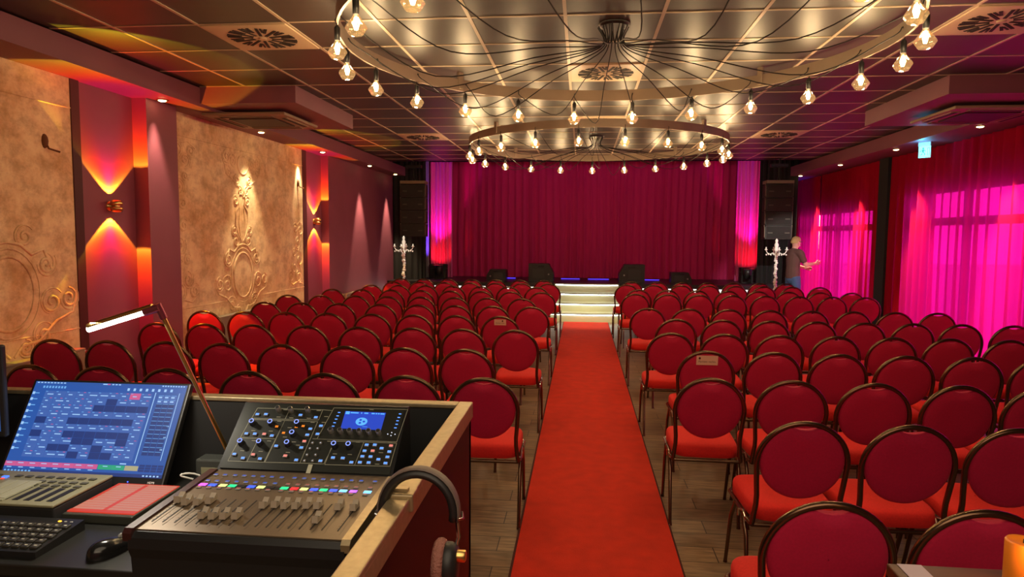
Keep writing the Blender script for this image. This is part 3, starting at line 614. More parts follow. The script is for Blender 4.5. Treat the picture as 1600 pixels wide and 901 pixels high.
# ------------------------------------------------------------------ carpet and chairs
mb = MB(); mb.rbox(-.335, .545, -1.5, 13.62, .001, .012, .004); c = tag(obj('carpet_runner', mb, carpetm), 'long red carpet runner leading down the aisle to the stage steps', 'carpet')
mb = MB(); mb.box(-.347, -.336, -1.5, 13.62, .001, .010); mb.box(.546, .554, -1.5, 13.62, .001, .010); obj('edge_binding', mb, carpet_edge, c)
def yb(z): return -.215-(z-.45)*.18
def make_chair():
    t = thing('banquet_chair', 'x', 'chair', (0, 0, 0), 0, 'red banquet chairs')
    # seat cushion: stacked rounded outlines
    def outline(s, n=40):
        o = []
        for i in range(n):
            a = 2*PI*i/n; c, q = math.cos(a), math.sin(a); e = .38
            x = math.copysign(abs(c)**e, c); y = math.copysign(abs(q)**e, q)
            w = .192+.014*(y+1)/2; o.append((x*w*s, .01+y*.225*s))
        return o
    mb = MB(); V = []; rings = [(.93, .425), (1.0, .432), (1.0, .475), (.985, .488), (.95, .498), (.80, .507), (.4, .512), (.02, .513)]; n = 40
    for s, z in rings: V += [(x, y, z) for x, y in outline(s)]
    mb.add(V, [(i*n+k, i*n+(k+1) % n, (i+1)*n+(k+1) % n, (i+1)*n+k) for i in range(len(rings)-1) for k in range(n)]+[tuple(range(n))[::-1]], 0, True)
    obj('seat', mb, fabric_seat, t)
    # round backrest pad, leaning back
    mb = MB(); prof = [(.002, -.020), (.10, -.0195), (.165, -.017), (.180, -.010), (.184, .0), (.180, .010), (.160, .024), (.10, .033), (.002, .036)]; n = 44; V = []
    for r, h in prof:
        for k in range(n):
            a = 2*PI*k/n; x = r*math.cos(a); dz = r*.99*math.sin(a); dz = min(dz, .153+.03*min(1, abs(x)/.085)**2) ; z = .735+dz
            V.append((x, yb(z)+h, z))
    mb.add(V, [(i*n+k, i*n+(k+1) % n, (i+1)*n+(k+1) % n, (i+1)*n+k) for i in range(len(prof)-1) for k in range(n)], 0, True)
    obj('backrest', mb, fabric_back, t)
    pts = [(-.196, .415), (-.190, .46), (-.184, .52), (-.184, .565), (-.189, .62), (-.193, .67)]
    arc = [(-.197*math.cos(a*PI/24), .725+.195*math.sin(a*PI/24)) for a in range(0, 25)]
    pts = pts+arc+[(-x, z) for x, z in pts[::-1]]
    mb = MB(); mb.tube([(x, yb(z)-.004, z) for x, z in pts], .0125, 10); obj('back_frame', mb, chairtube, t)
    mb = MB()
    for s in (-1, 1): mb.tube([(s*.196, yb(.415)-.004, .415), (s*.200, -.15, .415), (s*.203, .2, .415), (s*.19, .225, .415)], .011, 8)
    mb.tube([(-.196, -.21, .412), (.196, -.21, .412)], .011, 8); mb.tube([(-.19, .225, .415), (.19, .225, .415)], .011, 8)
    obj('seat_rail', mb, chairtube, t)
    for s in (-1, 1):
        mb = MB(); mb.tube([(s*.203, .06, .42), (s*.203, .16, .30), (s*.202, .255, .02), (s*.202, .26, 0)], [.011, .011, .010, .012], 8); obj('leg', mb, chairtube, t)
        mb = MB(); mb.tube([(s*.203, -.08, .42), (s*.202, -.15, .33), (s*.200, -.195, .02), (s*.200, -.2, 0)], [.011, .011, .010, .012], 8); obj('leg', mb, chairtube, t)
        mb = MB(); mb.tube([(s*.205, -.15, .40), (s*.209, -.12, .44), (s*.209, -.02, .41), (s*.205, .0, .37)], .006, 6); obj('row_link', mb, chrome, t, 'chrome coupling bracket' if s < 0 else 'chrome coupling bracket')
    return t
S = .880
LEFT = [(4.30, [-.62, -1.13, -1.68, -2.21, -2.80, -3.30, -3.81]), (5.38, [-.91, -1.42, -1.93, -2.48, -3.0, -3.58, -3.99, -4.52]),
 (6.54, [-.63, -1.15, -1.65, -2.20, -2.75, -3.34, -3.80, -4.34]), (7.64, [-.93, -1.41, -1.91, -2.41, -2.97, -3.46, -3.98, -4.46]),
 (8.74, [-.64, -1.15, -1.64, -2.13, -2.62, -3.22, -3.76, -4.25]), (9.86, [-.88, -1.40, -1.88, -2.31, -2.84, -3.38, -3.92, -4.40]),
 (11.02, [-.60, -1.13, -1.64, -2.10, -2.57, -3.0, -3.57, -4.16]), (12.08, [-.82, -1.34, -1.84, -2.32, -2.80, -3.28, -3.78]),
 (12.98, [-.58, -1.11, -1.60, -2.10, -2.60, -3.10, -3.62]), (13.98, [-.84, -1.33, -1.80, -2.28, -2.76, -3.22, -3.68])]
RIGHT = [(2.40, [.89, 1.40]), (3.48, [1.15, 1.65, 2.12]), (4.48, [.84, 1.33, 1.84, 2.33, 2.83]), (5.57, [1.02, 1.58, 2.05, 2.59, 3.03, 3.53]),
 (6.57, [.85, 1.32, 1.81, 2.30, 2.82, 3.28, 3.83]), (7.69, [1.13, 1.57, 2.09, 2.57, 3.07, 3.59, 4.11, 4.55]), (8.83, [.83, 1.36, 1.82, 2.33, 2.82, 3.34, 3.86, 4.27]),
 (10.97, [.81, 1.32, 1.86, 2.31, 2.78, 3.26, 3.77, 4.27]), (11.85, [1.07, 1.60, 2.02, 2.50, 2.97, 3.43, 3.98, 4.45]), (13.05, [.83, 1.31, 1.78, 2.24, 2.70, 3.20, 3.69, 4.18]), (13.95, [1.05, 1.54, 2.02, 2.54, 3.05, 3.55, 4.05])]
chair0 = make_chair(); used = False; rnd = random.Random(11); CH = {}
for side, rows in (('left', LEFT), ('right', RIGHT)):
    for r, (y, xs) in enumerate(rows):
        xs = list(xs); MINP = .445/S             # chairs stand side by side, never through each other
        for it in range(200):
            xs[0] = min(xs[0], -.552/S) if side == 'left' else max(xs[0], .765/S)
            for q in range(len(xs)-1):
                gap = abs(xs[q+1])-abs(xs[q])
                if gap < MINP:
                    e = (MINP-gap)/2*(1 if xs[q] > 0 else -1); xs[q] -= e; xs[q+1] += e
        for k, x in enumerate(xs):
            ap = Vector((x*S+rnd.uniform(-.004, .004), y*S+rnd.uniform(-.012, .012), 0)); rz = rnd.uniform(-.025, .025)
            lab = 'red round-backed chair %s of carpet, %s row from camera, %s seat from carpet' % (side, ORD[r], ORD[k])
            p = (ap.x, ap.y+.30, 0)
            if not used: o = chair0; o.location = p; o.rotation_euler = (0, 0, rz); o['label'] = lab; used = True
            else: o = dup(chair0, p, rz, lab)
            CH[(side, r, k)] = o
bpy.context.view_layer.update()
paperm = mat('cream_paper', srgb(232, 196, 168), .8); inkm = mat('brown_print', srgb(90, 24, 20), .8)
def seat_sign(key, dx, zc, w, h, txt, dotx, lab):
    ch = CH[key]; M = Matrix.Translation(ch.location) @ Matrix.Rotation(ch.rotation_euler.z, 4, 'Z')
    t = thing('seat_sign', lab, 'paper sign', (0, 0, 0), 0, 'paper signs on chair backs'); tilt = math.atan(.18)
    L = M @ Matrix.Translation((dx, yb(zc)-.0225, zc)) @ Matrix.Rotation(PI/2+tilt*1.0, 4, 'X')
    t.matrix_world = L
    mb = MB(); mb.box(-w/2, w/2, -h/2, h/2, 0, .0008); s = obj('sheet', mb, paperm, t)
    me = text_mesh(txt, h*.30); me.materials.clear(); me.materials.append(inkm); obj('lettering', me, inkm, s, loc=(0, -h*.14, .0012))
    mb = MB(); mb.prism([(dotx*w+.008*math.cos(a*PI/6), h*.22+.009*math.sin(a*PI/6)) for a in range(12)], .0009, .0012); obj('emblem', mb, inkm, s)
seat_sign(('left', 3, 0), .0, .868, .12, .06, 'Parkett links', .20, 'cream paper sign on a chair back left of the carpet')
seat_sign(('right', 3, 0), .0, .862, .15, .07, 'Parkett rechts', -.35, 'cream paper sign on a chair back right of the carpet')

# ------------------------------------------------------------------ man by the curtain
def limb(mb, pts, side=(0, 1, 0), n=14, sub=4):
    # one smooth tapering limb through joints (point, width radius, depth radius); rounded ends
    P = [Vector(p[0]) for p in pts]; A = [p[1] for p in pts]; B = [p[2] if len(p) > 2 else p[1] for p in pts]; out = []
    for i in range(len(P)-1):
        p0, p1, p2, p3 = P[max(0, i-1)], P[i], P[i+1], P[min(len(P)-1, i+2)]
        for q in range(sub):
            u = q/sub; c = .5*((2*p1)+(p2-p0)*u+(2*p0-5*p1+4*p2-p3)*u*u+(3*p1-p0-3*p2+p3)*u**3); w = u*u*(3-2*u)
            out.append((c, A[i]*(1-w)+A[i+1]*w, B[i]*(1-w)+B[i+1]*w))
    out.append((P[-1], A[-1], B[-1]))
    t0 = (out[1][0]-out[0][0]).normalized(); t1 = (out[-1][0]-out[-2][0]).normalized()
    r0 = min(out[0][1:]); r1 = min(out[-1][1:])
    out = [(out[0][0]-t0*r0*.75, out[0][1]*.35, out[0][2]*.35), (out[0][0]-t0*r0*.5, out[0][1]*.78, out[0][2]*.78)]+out+[(out[-1][0]+t1*r1*.5, out[-1][1]*.78, out[-1][2]*.78), (out[-1][0]+t1*r1*.75, out[-1][1]*.35, out[-1][2]*.35)]
    V = []; N = len(out); sv = Vector(side)
    for i in range(N):
        t = (out[min(N-1, i+1)][0]-out[max(0, i-1)][0]).normalized(); w = (sv-t*sv.dot(t)).normalized(); d = t.cross(w)
        for k in range(n):
            a = 2*PI*k/n; V.append(out[i][0]+w*(out[i][1]*math.cos(a))+d*(out[i][2]*math.sin(a)))
    mb.add(V, [(i*n+k, i*n+(k+1) % n, (i+1)*n+(k+1) % n, (i+1)*n+k) for i in range(N-1) for k in range(n)]+[tuple(range(n))[::-1], tuple(range((N-1)*n, N*n))], 0, True)
def fuse(mb, name, m, vox, it=4):                 # melt overlapping limbs into one continuous skin
    o = bpy.data.objects.new(name, mb.mesh(name, [m])); COL.objects.link(o)
    rm = o.modifiers.new('remesh', 'REMESH'); rm.mode = 'VOXEL'; rm.voxel_size = vox; rm.use_smooth_shade = True
    sm = o.modifiers.new('smooth', 'SMOOTH'); sm.factor = .5; sm.iterations = it
    dg = bpy.context.evaluated_depsgraph_get(); out = bpy.data.meshes.new_from_object(o.evaluated_get(dg)); bpy.data.objects.remove(o)
    for p in out.polygons: p.use_smooth = True
    out.materials.clear(); out.materials.append(m); return out
skinm = mat('skin', srgb(232, 178, 156), .55); shirtm = mat('dark_brown_shirt', srgb(104, 74, 68), .85); jeans = mat('blue_jeans', srgb(70, 98, 140), .85); hairm = mat('light_brown_hair', srgb(204, 172, 112), .7)
RSH, REL, RWR = (.02, -.185, 1.405), (.13, -.225, 1.165), (.385, -.20, 1.195)
LSH, LEL, LWR = (.02, .185, 1.405), (.14, .225, 1.15), (.36, .12, 1.10)
ARMS = ((RSH, REL, RWR, -1), (LSH, LEL, LWR, 1))
def body():
    mb = MB()
    limb(mb, [((0, 0, .88), .155, .115), ((0, 0, .97), .155, .112), ((-.005, 0, 1.10), .142, .10), ((0, 0, 1.25), .160, .112), ((0, 0, 1.36), .160, .105), ((.005, 0, 1.42), .12, .085), ((.015, 0, 1.46), .07, .068), ((.03, 0, 1.52), .056, .058), ((.05, 0, 1.60), .055, .06)])
    for sh, el, wr, s in ARMS:
        sh, el, wr = Vector(sh), Vector(el), Vector(wr)
        limb(mb, [((.01, s*.10, 1.415), .07), (sh, .062), ((sh+el)/2, .050), (el, .042)])
        limb(mb, [(el, .042), (el*.65+wr*.35, .043), (wr, .028, .024)], side=(0, 0, 1))
        d = (wr-el).normalized(); up = Vector((0, 0, 1)); up = (up-d*up.dot(d)).normalized(); inw = up.cross(d)*(-s)
        limb(mb, [(wr, .028, .022), (wr+d*.045, .040, .018), (wr+d*.095, .042, .015)], side=up)
        for off, ln in ((.032, .072), (.0108, .084), (-.0108, .078), (-.032, .060)):
            b0 = wr+d*.088+up*off; limb(mb, [(b0, .0092), (b0+d*ln*.5+inw*.006, .0088), (b0+d*ln*.95+inw*.022, .0075)], n=8, sub=3, side=up)
        tb = wr+d*.025+up*.028; limb(mb, [(tb, .013), (tb+d*.032+up*.026, .0105), (tb+d*.062+up*.032, .0085)], n=8, sub=3, side=inw)
    for s in (-1, 1):
        limb(mb, [((0, s*.085, .90), .085, .095), ((.01, s*.095, .80), .085, .09), ((.02, s*.10, .66), .072, .078), ((.025, s*.105, .48), .054, .056), ((-.005, s*.11, .32), .050, .056), ((0, s*.112, .10), .036, .04)])
        limb(mb, [((-.04, s*.112, .055), .035, .035), ((.07, s*.115, .045), .04, .032), ((.17, s*.12, .032), .04, .022)])
    mb.lathe([(.003, -.125), (.045, -.115), (.064, -.08), (.074, -.02), (.078, .03), (.070, .075), (.045, .105), (.003, .118)], 20, (.055, 0, 1.635), sx=1.22, sy=1.0)
    mb.lathe([(.002, -.03), (.015, -.024), (.010, .0), (.004, .03)], 8, (.152, 0, 1.625))
    mb.lathe([(.003, -.012), (.024, -.008), (.024, .006), (.003, .012)], 10, (.135, 0, 1.567))
    for s in (-1, 1): mb.lathe([(.003, -.032), (.018, -.018), (.022, .012), (.003, .034)], 8, (.048, s*.078, 1.63), sx=1, sy=.5)
    return fuse(mb, 'body', skinm, .0055, 3)
man = thing('person', 'person in dark brown shirt and glasses, back turned, reaching right to pull the curtain', 'person', (4.42, 14.75, 0), math.radians(22))
obj('body', body(), skinm, man)
mb = MB()
limb(mb, [((0, 0, .90), .165, .13), ((-.003, 0, 1.02), .166, .126), ((-.005, 0, 1.12), .158, .118), ((0, 0, 1.25), .174, .126), ((0, 0, 1.36), .172, .118), ((.005, 0, 1.425), .13, .098), ((.013, 0, 1.46), .082, .080)])
for sh, el, wr, s in ARMS: limb(mb, [((.01, s*.09, 1.415), .084), (sh, .076), (Vector(sh)*.6+Vector(el)*.4, .066), (Vector(sh)*.35+Vector(el)*.65, .064)])
obj('shirt', fuse(mb, 'shirt', shirtm, .010), shirtm, man)
mb = MB(); limb(mb, [((0, 0, .84), .162, .122), ((0, 0, .94), .160, .122), ((0, 0, .99), .156, .118)])
for s in (-1, 1): limb(mb, [((0, s*.085, .90), .092, .102), ((.01, s*.095, .78), .092, .098), ((.02, s*.10, .66), .084, .088), ((.025, s*.105, .48), .070, .072), ((-.003, s*.11, .30), .066, .068), ((.0, s*.112, .11), .060, .062)])
obj('jeans', fuse(mb, 'jeans', jeans, .010), jeans, man)
mb = MB()
mb.grid(28, 12, lambda u, v: (.050+1.24*(.083+.004*math.sin(u*60+v*20))*math.sin(PI*.58*(1-v))*math.cos(2*PI*u)-.012*(1-v), (.084+.004*math.sin(u*50))*math.sin(PI*.58*(1-v))*math.sin(2*PI*u), 1.642+.118*math.cos(PI*.58*(1-v)*(1.0-.28*max(0, math.cos(2*PI*u))))))
obj('hair', mb, hairm, man)
mb = MB()
for s in (-1, 1):
    mb.tube([(.152, s*.035+.026*math.cos(a*PI/6), 1.645+.019*math.sin(a*PI/6)) for a in range(12)], .003, 5, closed=True); mb.tube([(.150, s*.062, 1.65), (.10, s*.080, 1.65), (.05, s*.084, 1.645)], .003, 5)
mb.tube([(.153, -.010, 1.648), (.157, 0, 1.652), (.153, .010, 1.648)], .003, 5); obj('glasses', mb, black_s, man)
for s in (-1, 1):
    mb = MB(); mb.lathe([(.03, 0), (.05, .004), (.052, .03), (.04, .06), (.03, .075)], 14, (.075, s*.117, 0), sx=2.5, sy=.95); obj('shoe', mb, black_s, man)

# ------------------------------------------------------------------ control desk in the foreground
XI, YBk, ZR, ZD = -.376, 2.10, 1.21, .95
desk = thing('flight_case_desk', 'black flight case desk with aluminium rim in left foreground holding the mixing console', 'desk', (0, 0, 0))
casem = mat('black_red_laminate', srgb(22, 3, 6), .45, spec=.25); deskm = mat('worn_black_desk_top', srgb(34, 34, 32), .38, vary=.35, scale=9)  # case laminate is black, the red reflection is put into its colour
mb = MB(); mb.box(-.372, -.343, .55, YBk, .02, ZR-.012); obj('side_panel', mb, casem, desk)
mb = MB(); mb.box(-2.6, -.343, YBk-.03, YBk, .02, ZR-.012); obj('back_panel', mb, black, desk)
mb = MB(); mb.rbox(-2.6, -.373, 1.43, YBk-.031, ZD-.03, ZD, .004); obj('desk_top', mb, deskm, desk)
mb = MB(); mb.box(-2.6, -.373, 1.52, YBk-.031, .02, ZD-.031); obj('body', mb, black, desk)
mb = MB(); mb.rbox(-.381, -.337, .55, YBk+.005, ZR-.014, ZR, .003); mb.rbox(-.346, -.337, .55, YBk+.005, ZR-.05, ZR-.010, .002); obj('rim', mb, alu, desk, 'pale aluminium edge rail')
mb = MB(); mb.rbox(-2.6, -.381, YBk-.036, YBk+.006, ZR-.014, ZR, .003); mb.rbox(-2.6, -.337, YBk-.003, YBk+.006, ZR-.05, ZR-.01, .002); obj('rim', mb, alu, desk, 'pale aluminium edge rail')
mb = MB(); mb.rbox(-.388, -.330, 1.30, 1.345, ZR-.03, ZR+.008, .004); mb.rbox(-.40, -.385, 1.29, 1.375, ZR-.02, ZR, .004); mb.box(-.375, -.345, 1.315, 1.330, ZR+.007, ZR+.014); obj('latch', mb, [alu], desk)

# mixing console -------------------------------------------------------------------
mix = thing('mixing_console', 'black digital mixing console with lit channel strips and blue display on the flight case desk', 'mixing console', (0, 0, 0))
gun = mat('console_gunmetal', srgb(120, 104, 84), .40, metal=.5); panelm = mat('console_panel_dark', srgb(40, 42, 36), .42, metal=.2)
PF = Vector((-.75, 1.345, 1.090)); PH = Vector((-.75, 1.70, 1.102)); PT = Vector((-.75, 1.868, 1.248))
n1 = Vector((1, 0, 0)).cross(PH-PF).normalized(); n2 = Vector((1, 0, 0)).cross(PT-PH).normalized()
XA, XB = -.985, -.475
prof = [(1.35, .955), (1.345, 1.03), (1.335, 1.055), (1.337, 1.078), (1.348, 1.089), (1.70, 1.101), (1.868, 1.247), (1.89, 1.245), (1.90, .955)]
mb = MB(); mb.prism(prof, XA+.012, XB-.012, 'x'); obj('body', mb, black_s, mix)
def slab(mb, P, n, pts_px, h0, h1, m=0): return None
mb = MB(); e = .004
a, b = PF+Vector((0, .008, 0)), PH
mb.add([Vector((XA+.02, a.y, a.z))+n1*.002, Vector((XB-.02, a.y, a.z))+n1*.002, Vector((XB-.02, b.y, b.z))+n1*.002, Vector((XA+.02, b.y, b.z))+n1*.002, Vector((XA+.02, a.y, a.z))-n1*.004, Vector((XB-.02, a.y, a.z))-n1*.004, Vector((XB-.02, b.y, b.z))-n1*.004, Vector((XA+.02, b.y, b.z))-n1*.004], [(0, 1, 2, 3), (7, 6, 5, 4), (0, 4, 5, 1), (2, 6, 7, 3), (0, 3, 7, 4), (1, 5, 6, 2)])
fpm = mb
for x, lab in ((XA, None), (XB, None)):
    s = 1 if x == XB else -1; x0, x1 = sorted((x-s*.02, x))
    mb = MB(); mb.prism([(1.337, 1.070), (1.335, 1.088), (1.345, 1.097), (1.69, 1.109), (1.70, 1.10), (1.70, 1.072)], x0, x1, 'x'); obj('cheek', mb, alu if s > 0 else mat('cheek_dark', srgb(60, 26, 26), .4), mix)
up = (PT-PH).normalized()
def fr(P, n, c, xaxis=Vector((1, 0, 0))):           # frame whose z stands on the panel at point c
    y = n.cross(xaxis); M = Matrix.Identity(4)
    for i in range(3): M[i][0] = xaxis[i]; M[i][1] = y[i]; M[i][2] = n[i]; M[i][3] = c[i]
    return M
mb = MB(); mb.M = fr(PH, n2, PH.copy()); L2 = (PT-PH).length
mb.box(XA+.02+.75, XB-.02+.75, .006, L2-.006, -.004, .003); obj('control_panel', mb, panelm, mix)
def up_px(px, py): return at_plane(px, py, PH+n2*.003, n2)
def lo_px(px, py): return at_plane(px, py, PF+n1*.002, n1)
Z3 = lambda x, y: up_px(350+x*.1332, 620+y*.1332)
Z4 = lambda x, y: up_px(490+x*.1332, 625+y*.1332)
# printed outlines on the panel
mb = MB(); line = mat('panel_print', srgb(150, 150, 132), .5)
def pline(fn, pts, w=.0009, closed=False):
    q = [fn(*p) for p in pts]; q = q+[q[0]] if closed else q
    for a, b in zip(q, q[1:]):
        d = (b-a).normalized(); s = n2.cross(d)*w; mb.add([a-s+n2*.0005, a+s+n2*.0005, b+s+n2*.0005, b-s+n2*.0005], [(0, 1, 2, 3)])
pline(Z3, [(395, 130), (1160, 150), (1110, 270), (325, 250)], closed=True); pline(Z3, [(775, 140), (715, 265)])
pline(Z3, [(310, 262), (715, 275), (480, 765), (45, 750)], closed=True); pline(Z3, [(200, 480), (600, 490)]); pline(Z3, [(400, 500), (270, 755)])
pline(Z3, [(715, 275), (1100, 290), (890, 775), (470, 765)], closed=True); pline(Z3, [(1160, 150), (1270, 160)]); pline(Z3, [(1040, 490), (1270, 500)]); pline(Z3, [(890, 775), (1170, 785), (1270, 590)])
pline(Z4, [(240, 90), (1105, 110), (975, 490), (40, 455)], closed=True); pline(Z4, [(240, 480), (130, 755), (480, 765), (590, 490)], closed=True); pline(Z4, [(590, 490), (975, 505), (895, 775), (480, 765)])
obj('printed_outlines', mb, line, mix)
mb = MB()
for fn, pts in ((Z3, [(640, 235), (720, 150), (790, 245), (1110, 160), (995, 250), (345, 395), (550, 400), (650, 285), (1040, 298), (215, 630), (430, 638), (350, 512), (530, 516), (820, 527), (750, 650), (770, 360), (715, 470), (870, 565), (1200, 230), (1170, 298)]), (Z4, [(185, 482), (520, 492), (250, 630), (425, 637), (900, 500), (790, 615), (745, 750), (680, 112), (65, 120)])):
    for p in pts:
        mb.M = fr(PH, n2, fn(*p)); mb.box(-.006, .006, -.0011, .0011, .0002, .0006)
mb.M = None; obj('printed_captions', mb, line, mix)
def shared(mbf, mats): q = MB(); mbf(q); return q.mesh('part', mats)
btn_base = mat('button_grey', srgb(150, 150, 150), .4)
def btn(mats): return shared(lambda q: (q.rbox(-.0060, .0060, -.0044, .0044, 0, .0032, .0012), q.box(-.0046, .0046, -.0024, .0034, .0031, .0037, 1)), mats)
bl = emat('button_blue', (.10, .30, 1), 1.5); rd = emat('button_red', (1, .22, .18), 1.2); db = emat('button_deep_blue', (.03, .10, .6), .9); wt = emat('button_white', (.8, .85, 1), 1.2); og = emat('meter_orange', (1, .25, .02), 1.4); pk = mat('button_pink', srgb(206, 120, 126), .4)
BT = {'b': btn([btn_base, bl]), 'r': btn([btn_base, rd]), 'd': btn([btn_base, db]), 'k': btn([btn_base, pk])}
def put(name, me, M, m=None):
    o = obj(name, me, [], mix); o.matrix_basis = M; return o
for p in [(395, 208), (495, 208), (900, 218), (1080, 245), (265, 435), (365, 438), (565, 460), (1015, 380), (980, 450), (1140, 345), (1100, 440), (125, 675), (225, 722), (425, 730), (615, 580), (910, 600), (850, 745), (1135, 755)]: put('button', BT['b'], fr(PH, n2, Z3(*p)))
for p in [(475, 440), (345, 680), (722, 695), (945, 525)]: put('button', BT['r'], fr(PH, n2, Z3(*p)))
for p in [(230, 680), (345, 685), (445, 735), (625, 530), (720, 530), (600, 600), (575, 665), (670, 668), (545, 735), (648, 738), (800, 570), (890, 610), (762, 700), (868, 672), (845, 745)]: put('button', BT['b'], fr(PH, n2, Z4(*p)))
for p in [(910, 540), (695, 600)]: put('button', BT['r'], fr(PH, n2, Z4(*p)))
SK = shared(lambda q: q.rbox(-.0036, .0036, -.0013, .0013, 0, .0015, .0006), [bl])
for p in [(300, 145), (283, 185), (265, 223), (247, 265), (230, 305), (1015, 162), (1000, 203), (985, 242), (975, 283), (960, 325)]: put('soft_key', SK, fr(PH, n2, Z4(*p)))
AR = shared(lambda q: q.prism([(.0015*math.cos(a*PI/3), .0015*math.sin(a*PI/3)) for a in range(6)], 0, .0012), [wt])
for p in [(870, 398), (917, 380), (955, 400), (908, 415)]: put('arrow_key', AR, fr(PH, n2, Z4(*p)))
OM = shared(lambda q: [q.box(-.0012+.003*i, .0006+.003*i, -.003, .003, 0, .0008) for i in (-1, 0, 1)], [og])
for p in [(620, 345), (930, 340), (850, 350), (700, 420)]: put('meter', OM, fr(PH, n2, Z3(*p)))
ring_b = emat('knob_ring_blue', (.25, .35, 1), 1.3); silver = mat('knob_silver', srgb(190, 186, 176), .3, metal=.8)
KB = shared(lambda q: (setattr(q, 'M', Matrix.Scale(1.3, 4)), q.lathe([(.0075, 0), (.0072, .006), (.0055, .008), (.0052, .014), (.0040, .0145)], 14), q.lathe([(.0052, .0140), (.0055, .0150), (.0038, .0152), (.0034, .0146)], 14, m=1), q.lathe([(.0036, .0146), (.0032, .0156)], 14)), [black_s, ring_b])
KS = shared(lambda q: (setattr(q, 'M', Matrix.Scale(1.25, 4)), q.lathe([(.006, 0), (.0058, .013), (.0046, .0142)], 14), q.lathe([(.0044, .0141), (.0040, .0144)], 14, m=1)), [silver, black])
KM = shared(lambda q: (q.lathe([(.0042, 0), (.0042, .002), (.003, .0028)], 12), q.lathe([(.0012, .0028), (.0010, .0031)], 8, m=1)), [silver, wt])
for p in [(350, 290), (565, 295), (215, 520), (435, 525), (875, 300), (820, 420), (760, 535)]: put('knob', KB, fr(PH, n2, Z3(*p)-n2*.004+up*-.006))
for p in [(655, 135), (800, 145), (1000, 145)]: put('knob', KS, fr(PH, n2, Z3(*p)-up*.007))
for p in [(262, 515), (432, 520)]: put('knob', KB, fr(PH, n2, Z4(*p)-up*.008))
for p in [(220, 345), (330, 350), (440, 355), (552, 358), (662, 360), (775, 365)]: put('knob', KS, fr(PH, n2, Z4(*p)-up*.008))
for p in [(1040, 540), (1135, 540), (1010, 605), (1100, 605), (975, 680), (1075, 680), (945, 750), (1040, 750)]: put('mini_knob', KM, fr(PH, n2, Z3(*p)))
# display
q = [Z4(375, 130), Z4(848, 150), Z4(790, 350), Z4(318, 330)]; mb = MB()
off = n2*.0012; dsp = lambda u, v: q[0]*(1-u)*(1-v)+q[1]*u*(1-v)+q[2]*u*v+q[3]*(1-u)*v
mb.add([p+n2*.0015 for p in q]+[p-n2*.001 for p in q], [(0, 1, 2, 3), (0, 4, 5, 1), (1, 5, 6, 2), (2, 6, 7, 3), (3, 7, 4, 0)])
def quad(u0, u1, v0, v1, m): mb.add([dsp(u, v)+n2*.002 for u, v in ((u0, v0), (u1, v0), (u1, v1), (u0, v1))], [(0, 1, 2, 3)], m)
quad(.02, .12, .02, .18, 1)
for u0, u1 in ((.14, .34), (.40, .43), (.48, .58), (.66, .74), (.76, .80), (.82, .86), (.88, .98)): quad(u0, u1, .05, .12, 1)
for u0, u1, v in ((.52, .65, .86),): quad(u0, u1, v, v+.02, 1)
cc = (.47, .58); mb.add([dsp(cc[0]+.145*math.cos(a*PI/12), cc[1]+.23*math.sin(a*PI/12))+n2*.002 for a in range(24)], [tuple(range(24))], 1)
for k in range(3): mb.add([dsp(cc[0]+.035*math.cos(a*PI/4)+.06*math.cos(k*2.1), cc[1]+.06*math.sin(a*PI/4)+.10*math.sin(k*2.1))+n2*.0024 for a in range(8)], [tuple(range(8))], 0)
obj('display', mb, [emat('display_blue', (.015, .06, .55), 1.0), emat('display_cyan', (.10, .42, 1), 1.2)], mix)
mb = MB(); mb.M = fr(PH, n2, up_px(484, 731)); mb.box(-.006, .006, -.016, .010, .0005, .0016); obj('tape_label', mb, mat('tape_cream', srgb(190, 190, 166), .7), mix)
# channel strips
SX = [lo_px(180+x*.1887, 720+y*.1887).x for x, y in ((705, 212), (785, 215), (870, 220), (950, 222), (1030, 225), (1110, 228), (1190, 232))]+[lo_px(400+x*.1887, 720+y*.1887).x for x, y in ((110, 235), (220, 240), (305, 243), (385, 247), (470, 248), (550, 252), (635, 252), (715, 257), (800, 260), (920, 263))]
YD = lo_px(555, 768).y
cols = {'m': (.85, .10, 1), 'b': (.03, .10, 1), 'y': (.75, .85, .25), 'g': (.0, .75, .25), 'r': (.9, .01, .02), 'c': (.2, .6, 1), 'p': (.5, .12, .95), 'x': None}
zl = lambda y: PF.z+(y-PF.y)*(PH.z-PF.z)/(PH.y-PF.y)+.002
pf = lambda x, y: fr(PF, n1, Vector((x, y, zl(y))))
FY = {0: (495, 320), 1: (550, 340), 2: (640, 340), 3: (750, 330), 4: (685, 450), 5: (770, 455), 6: (860, 455), 7: (950, 455)}
FY6 = {8: (35, 365), 9: (140, 360), 10: (220, 370), 11: (310, 370), 12: (410, 360), 13: (500, 365), 14: (470, 485), 15: (665, 375), 16: (805, 370)}
capm = mat('fader_cap_silver', srgb(196, 182, 162), .35, metal=.3); slot = mat('slot_black', (.01, .008, .008), .6)
def capf(q):
    q.add([(-.0050, -.011, .002), (.0050, -.011, .002), (.0050, .011, .002), (-.0050, .011, .002), (-.0046, -.0095, .013), (.0046, -.0095, .013), (.0046, -.002, .008), (-.0046, -.002, .008), (-.0046, .002, .008), (.0046, .002, .008), (.0046, .0095, .013), (-.0046, .0095, .013)],
          [(3, 2, 1, 0), (0, 1, 5, 4), (4, 5, 6, 7), (7, 6, 9, 8), (8, 9, 10, 11), (11, 10, 2, 3), (0, 4, 7), (0, 7, 8), (0, 8, 3), (8, 11, 3), (1, 6, 5), (1, 9, 6), (1, 2, 9), (2, 10, 9)])
    q.box(-.0040, .0040, -.0012, .0012, .0078, .0083, 1); q.box(-.0016, .0016, -.004, .004, -.004, .0025, 1)
    q.v = [v*1.45 for v in q.v]
CAP = shared(capf, [capm, slot])
mbt = MB()
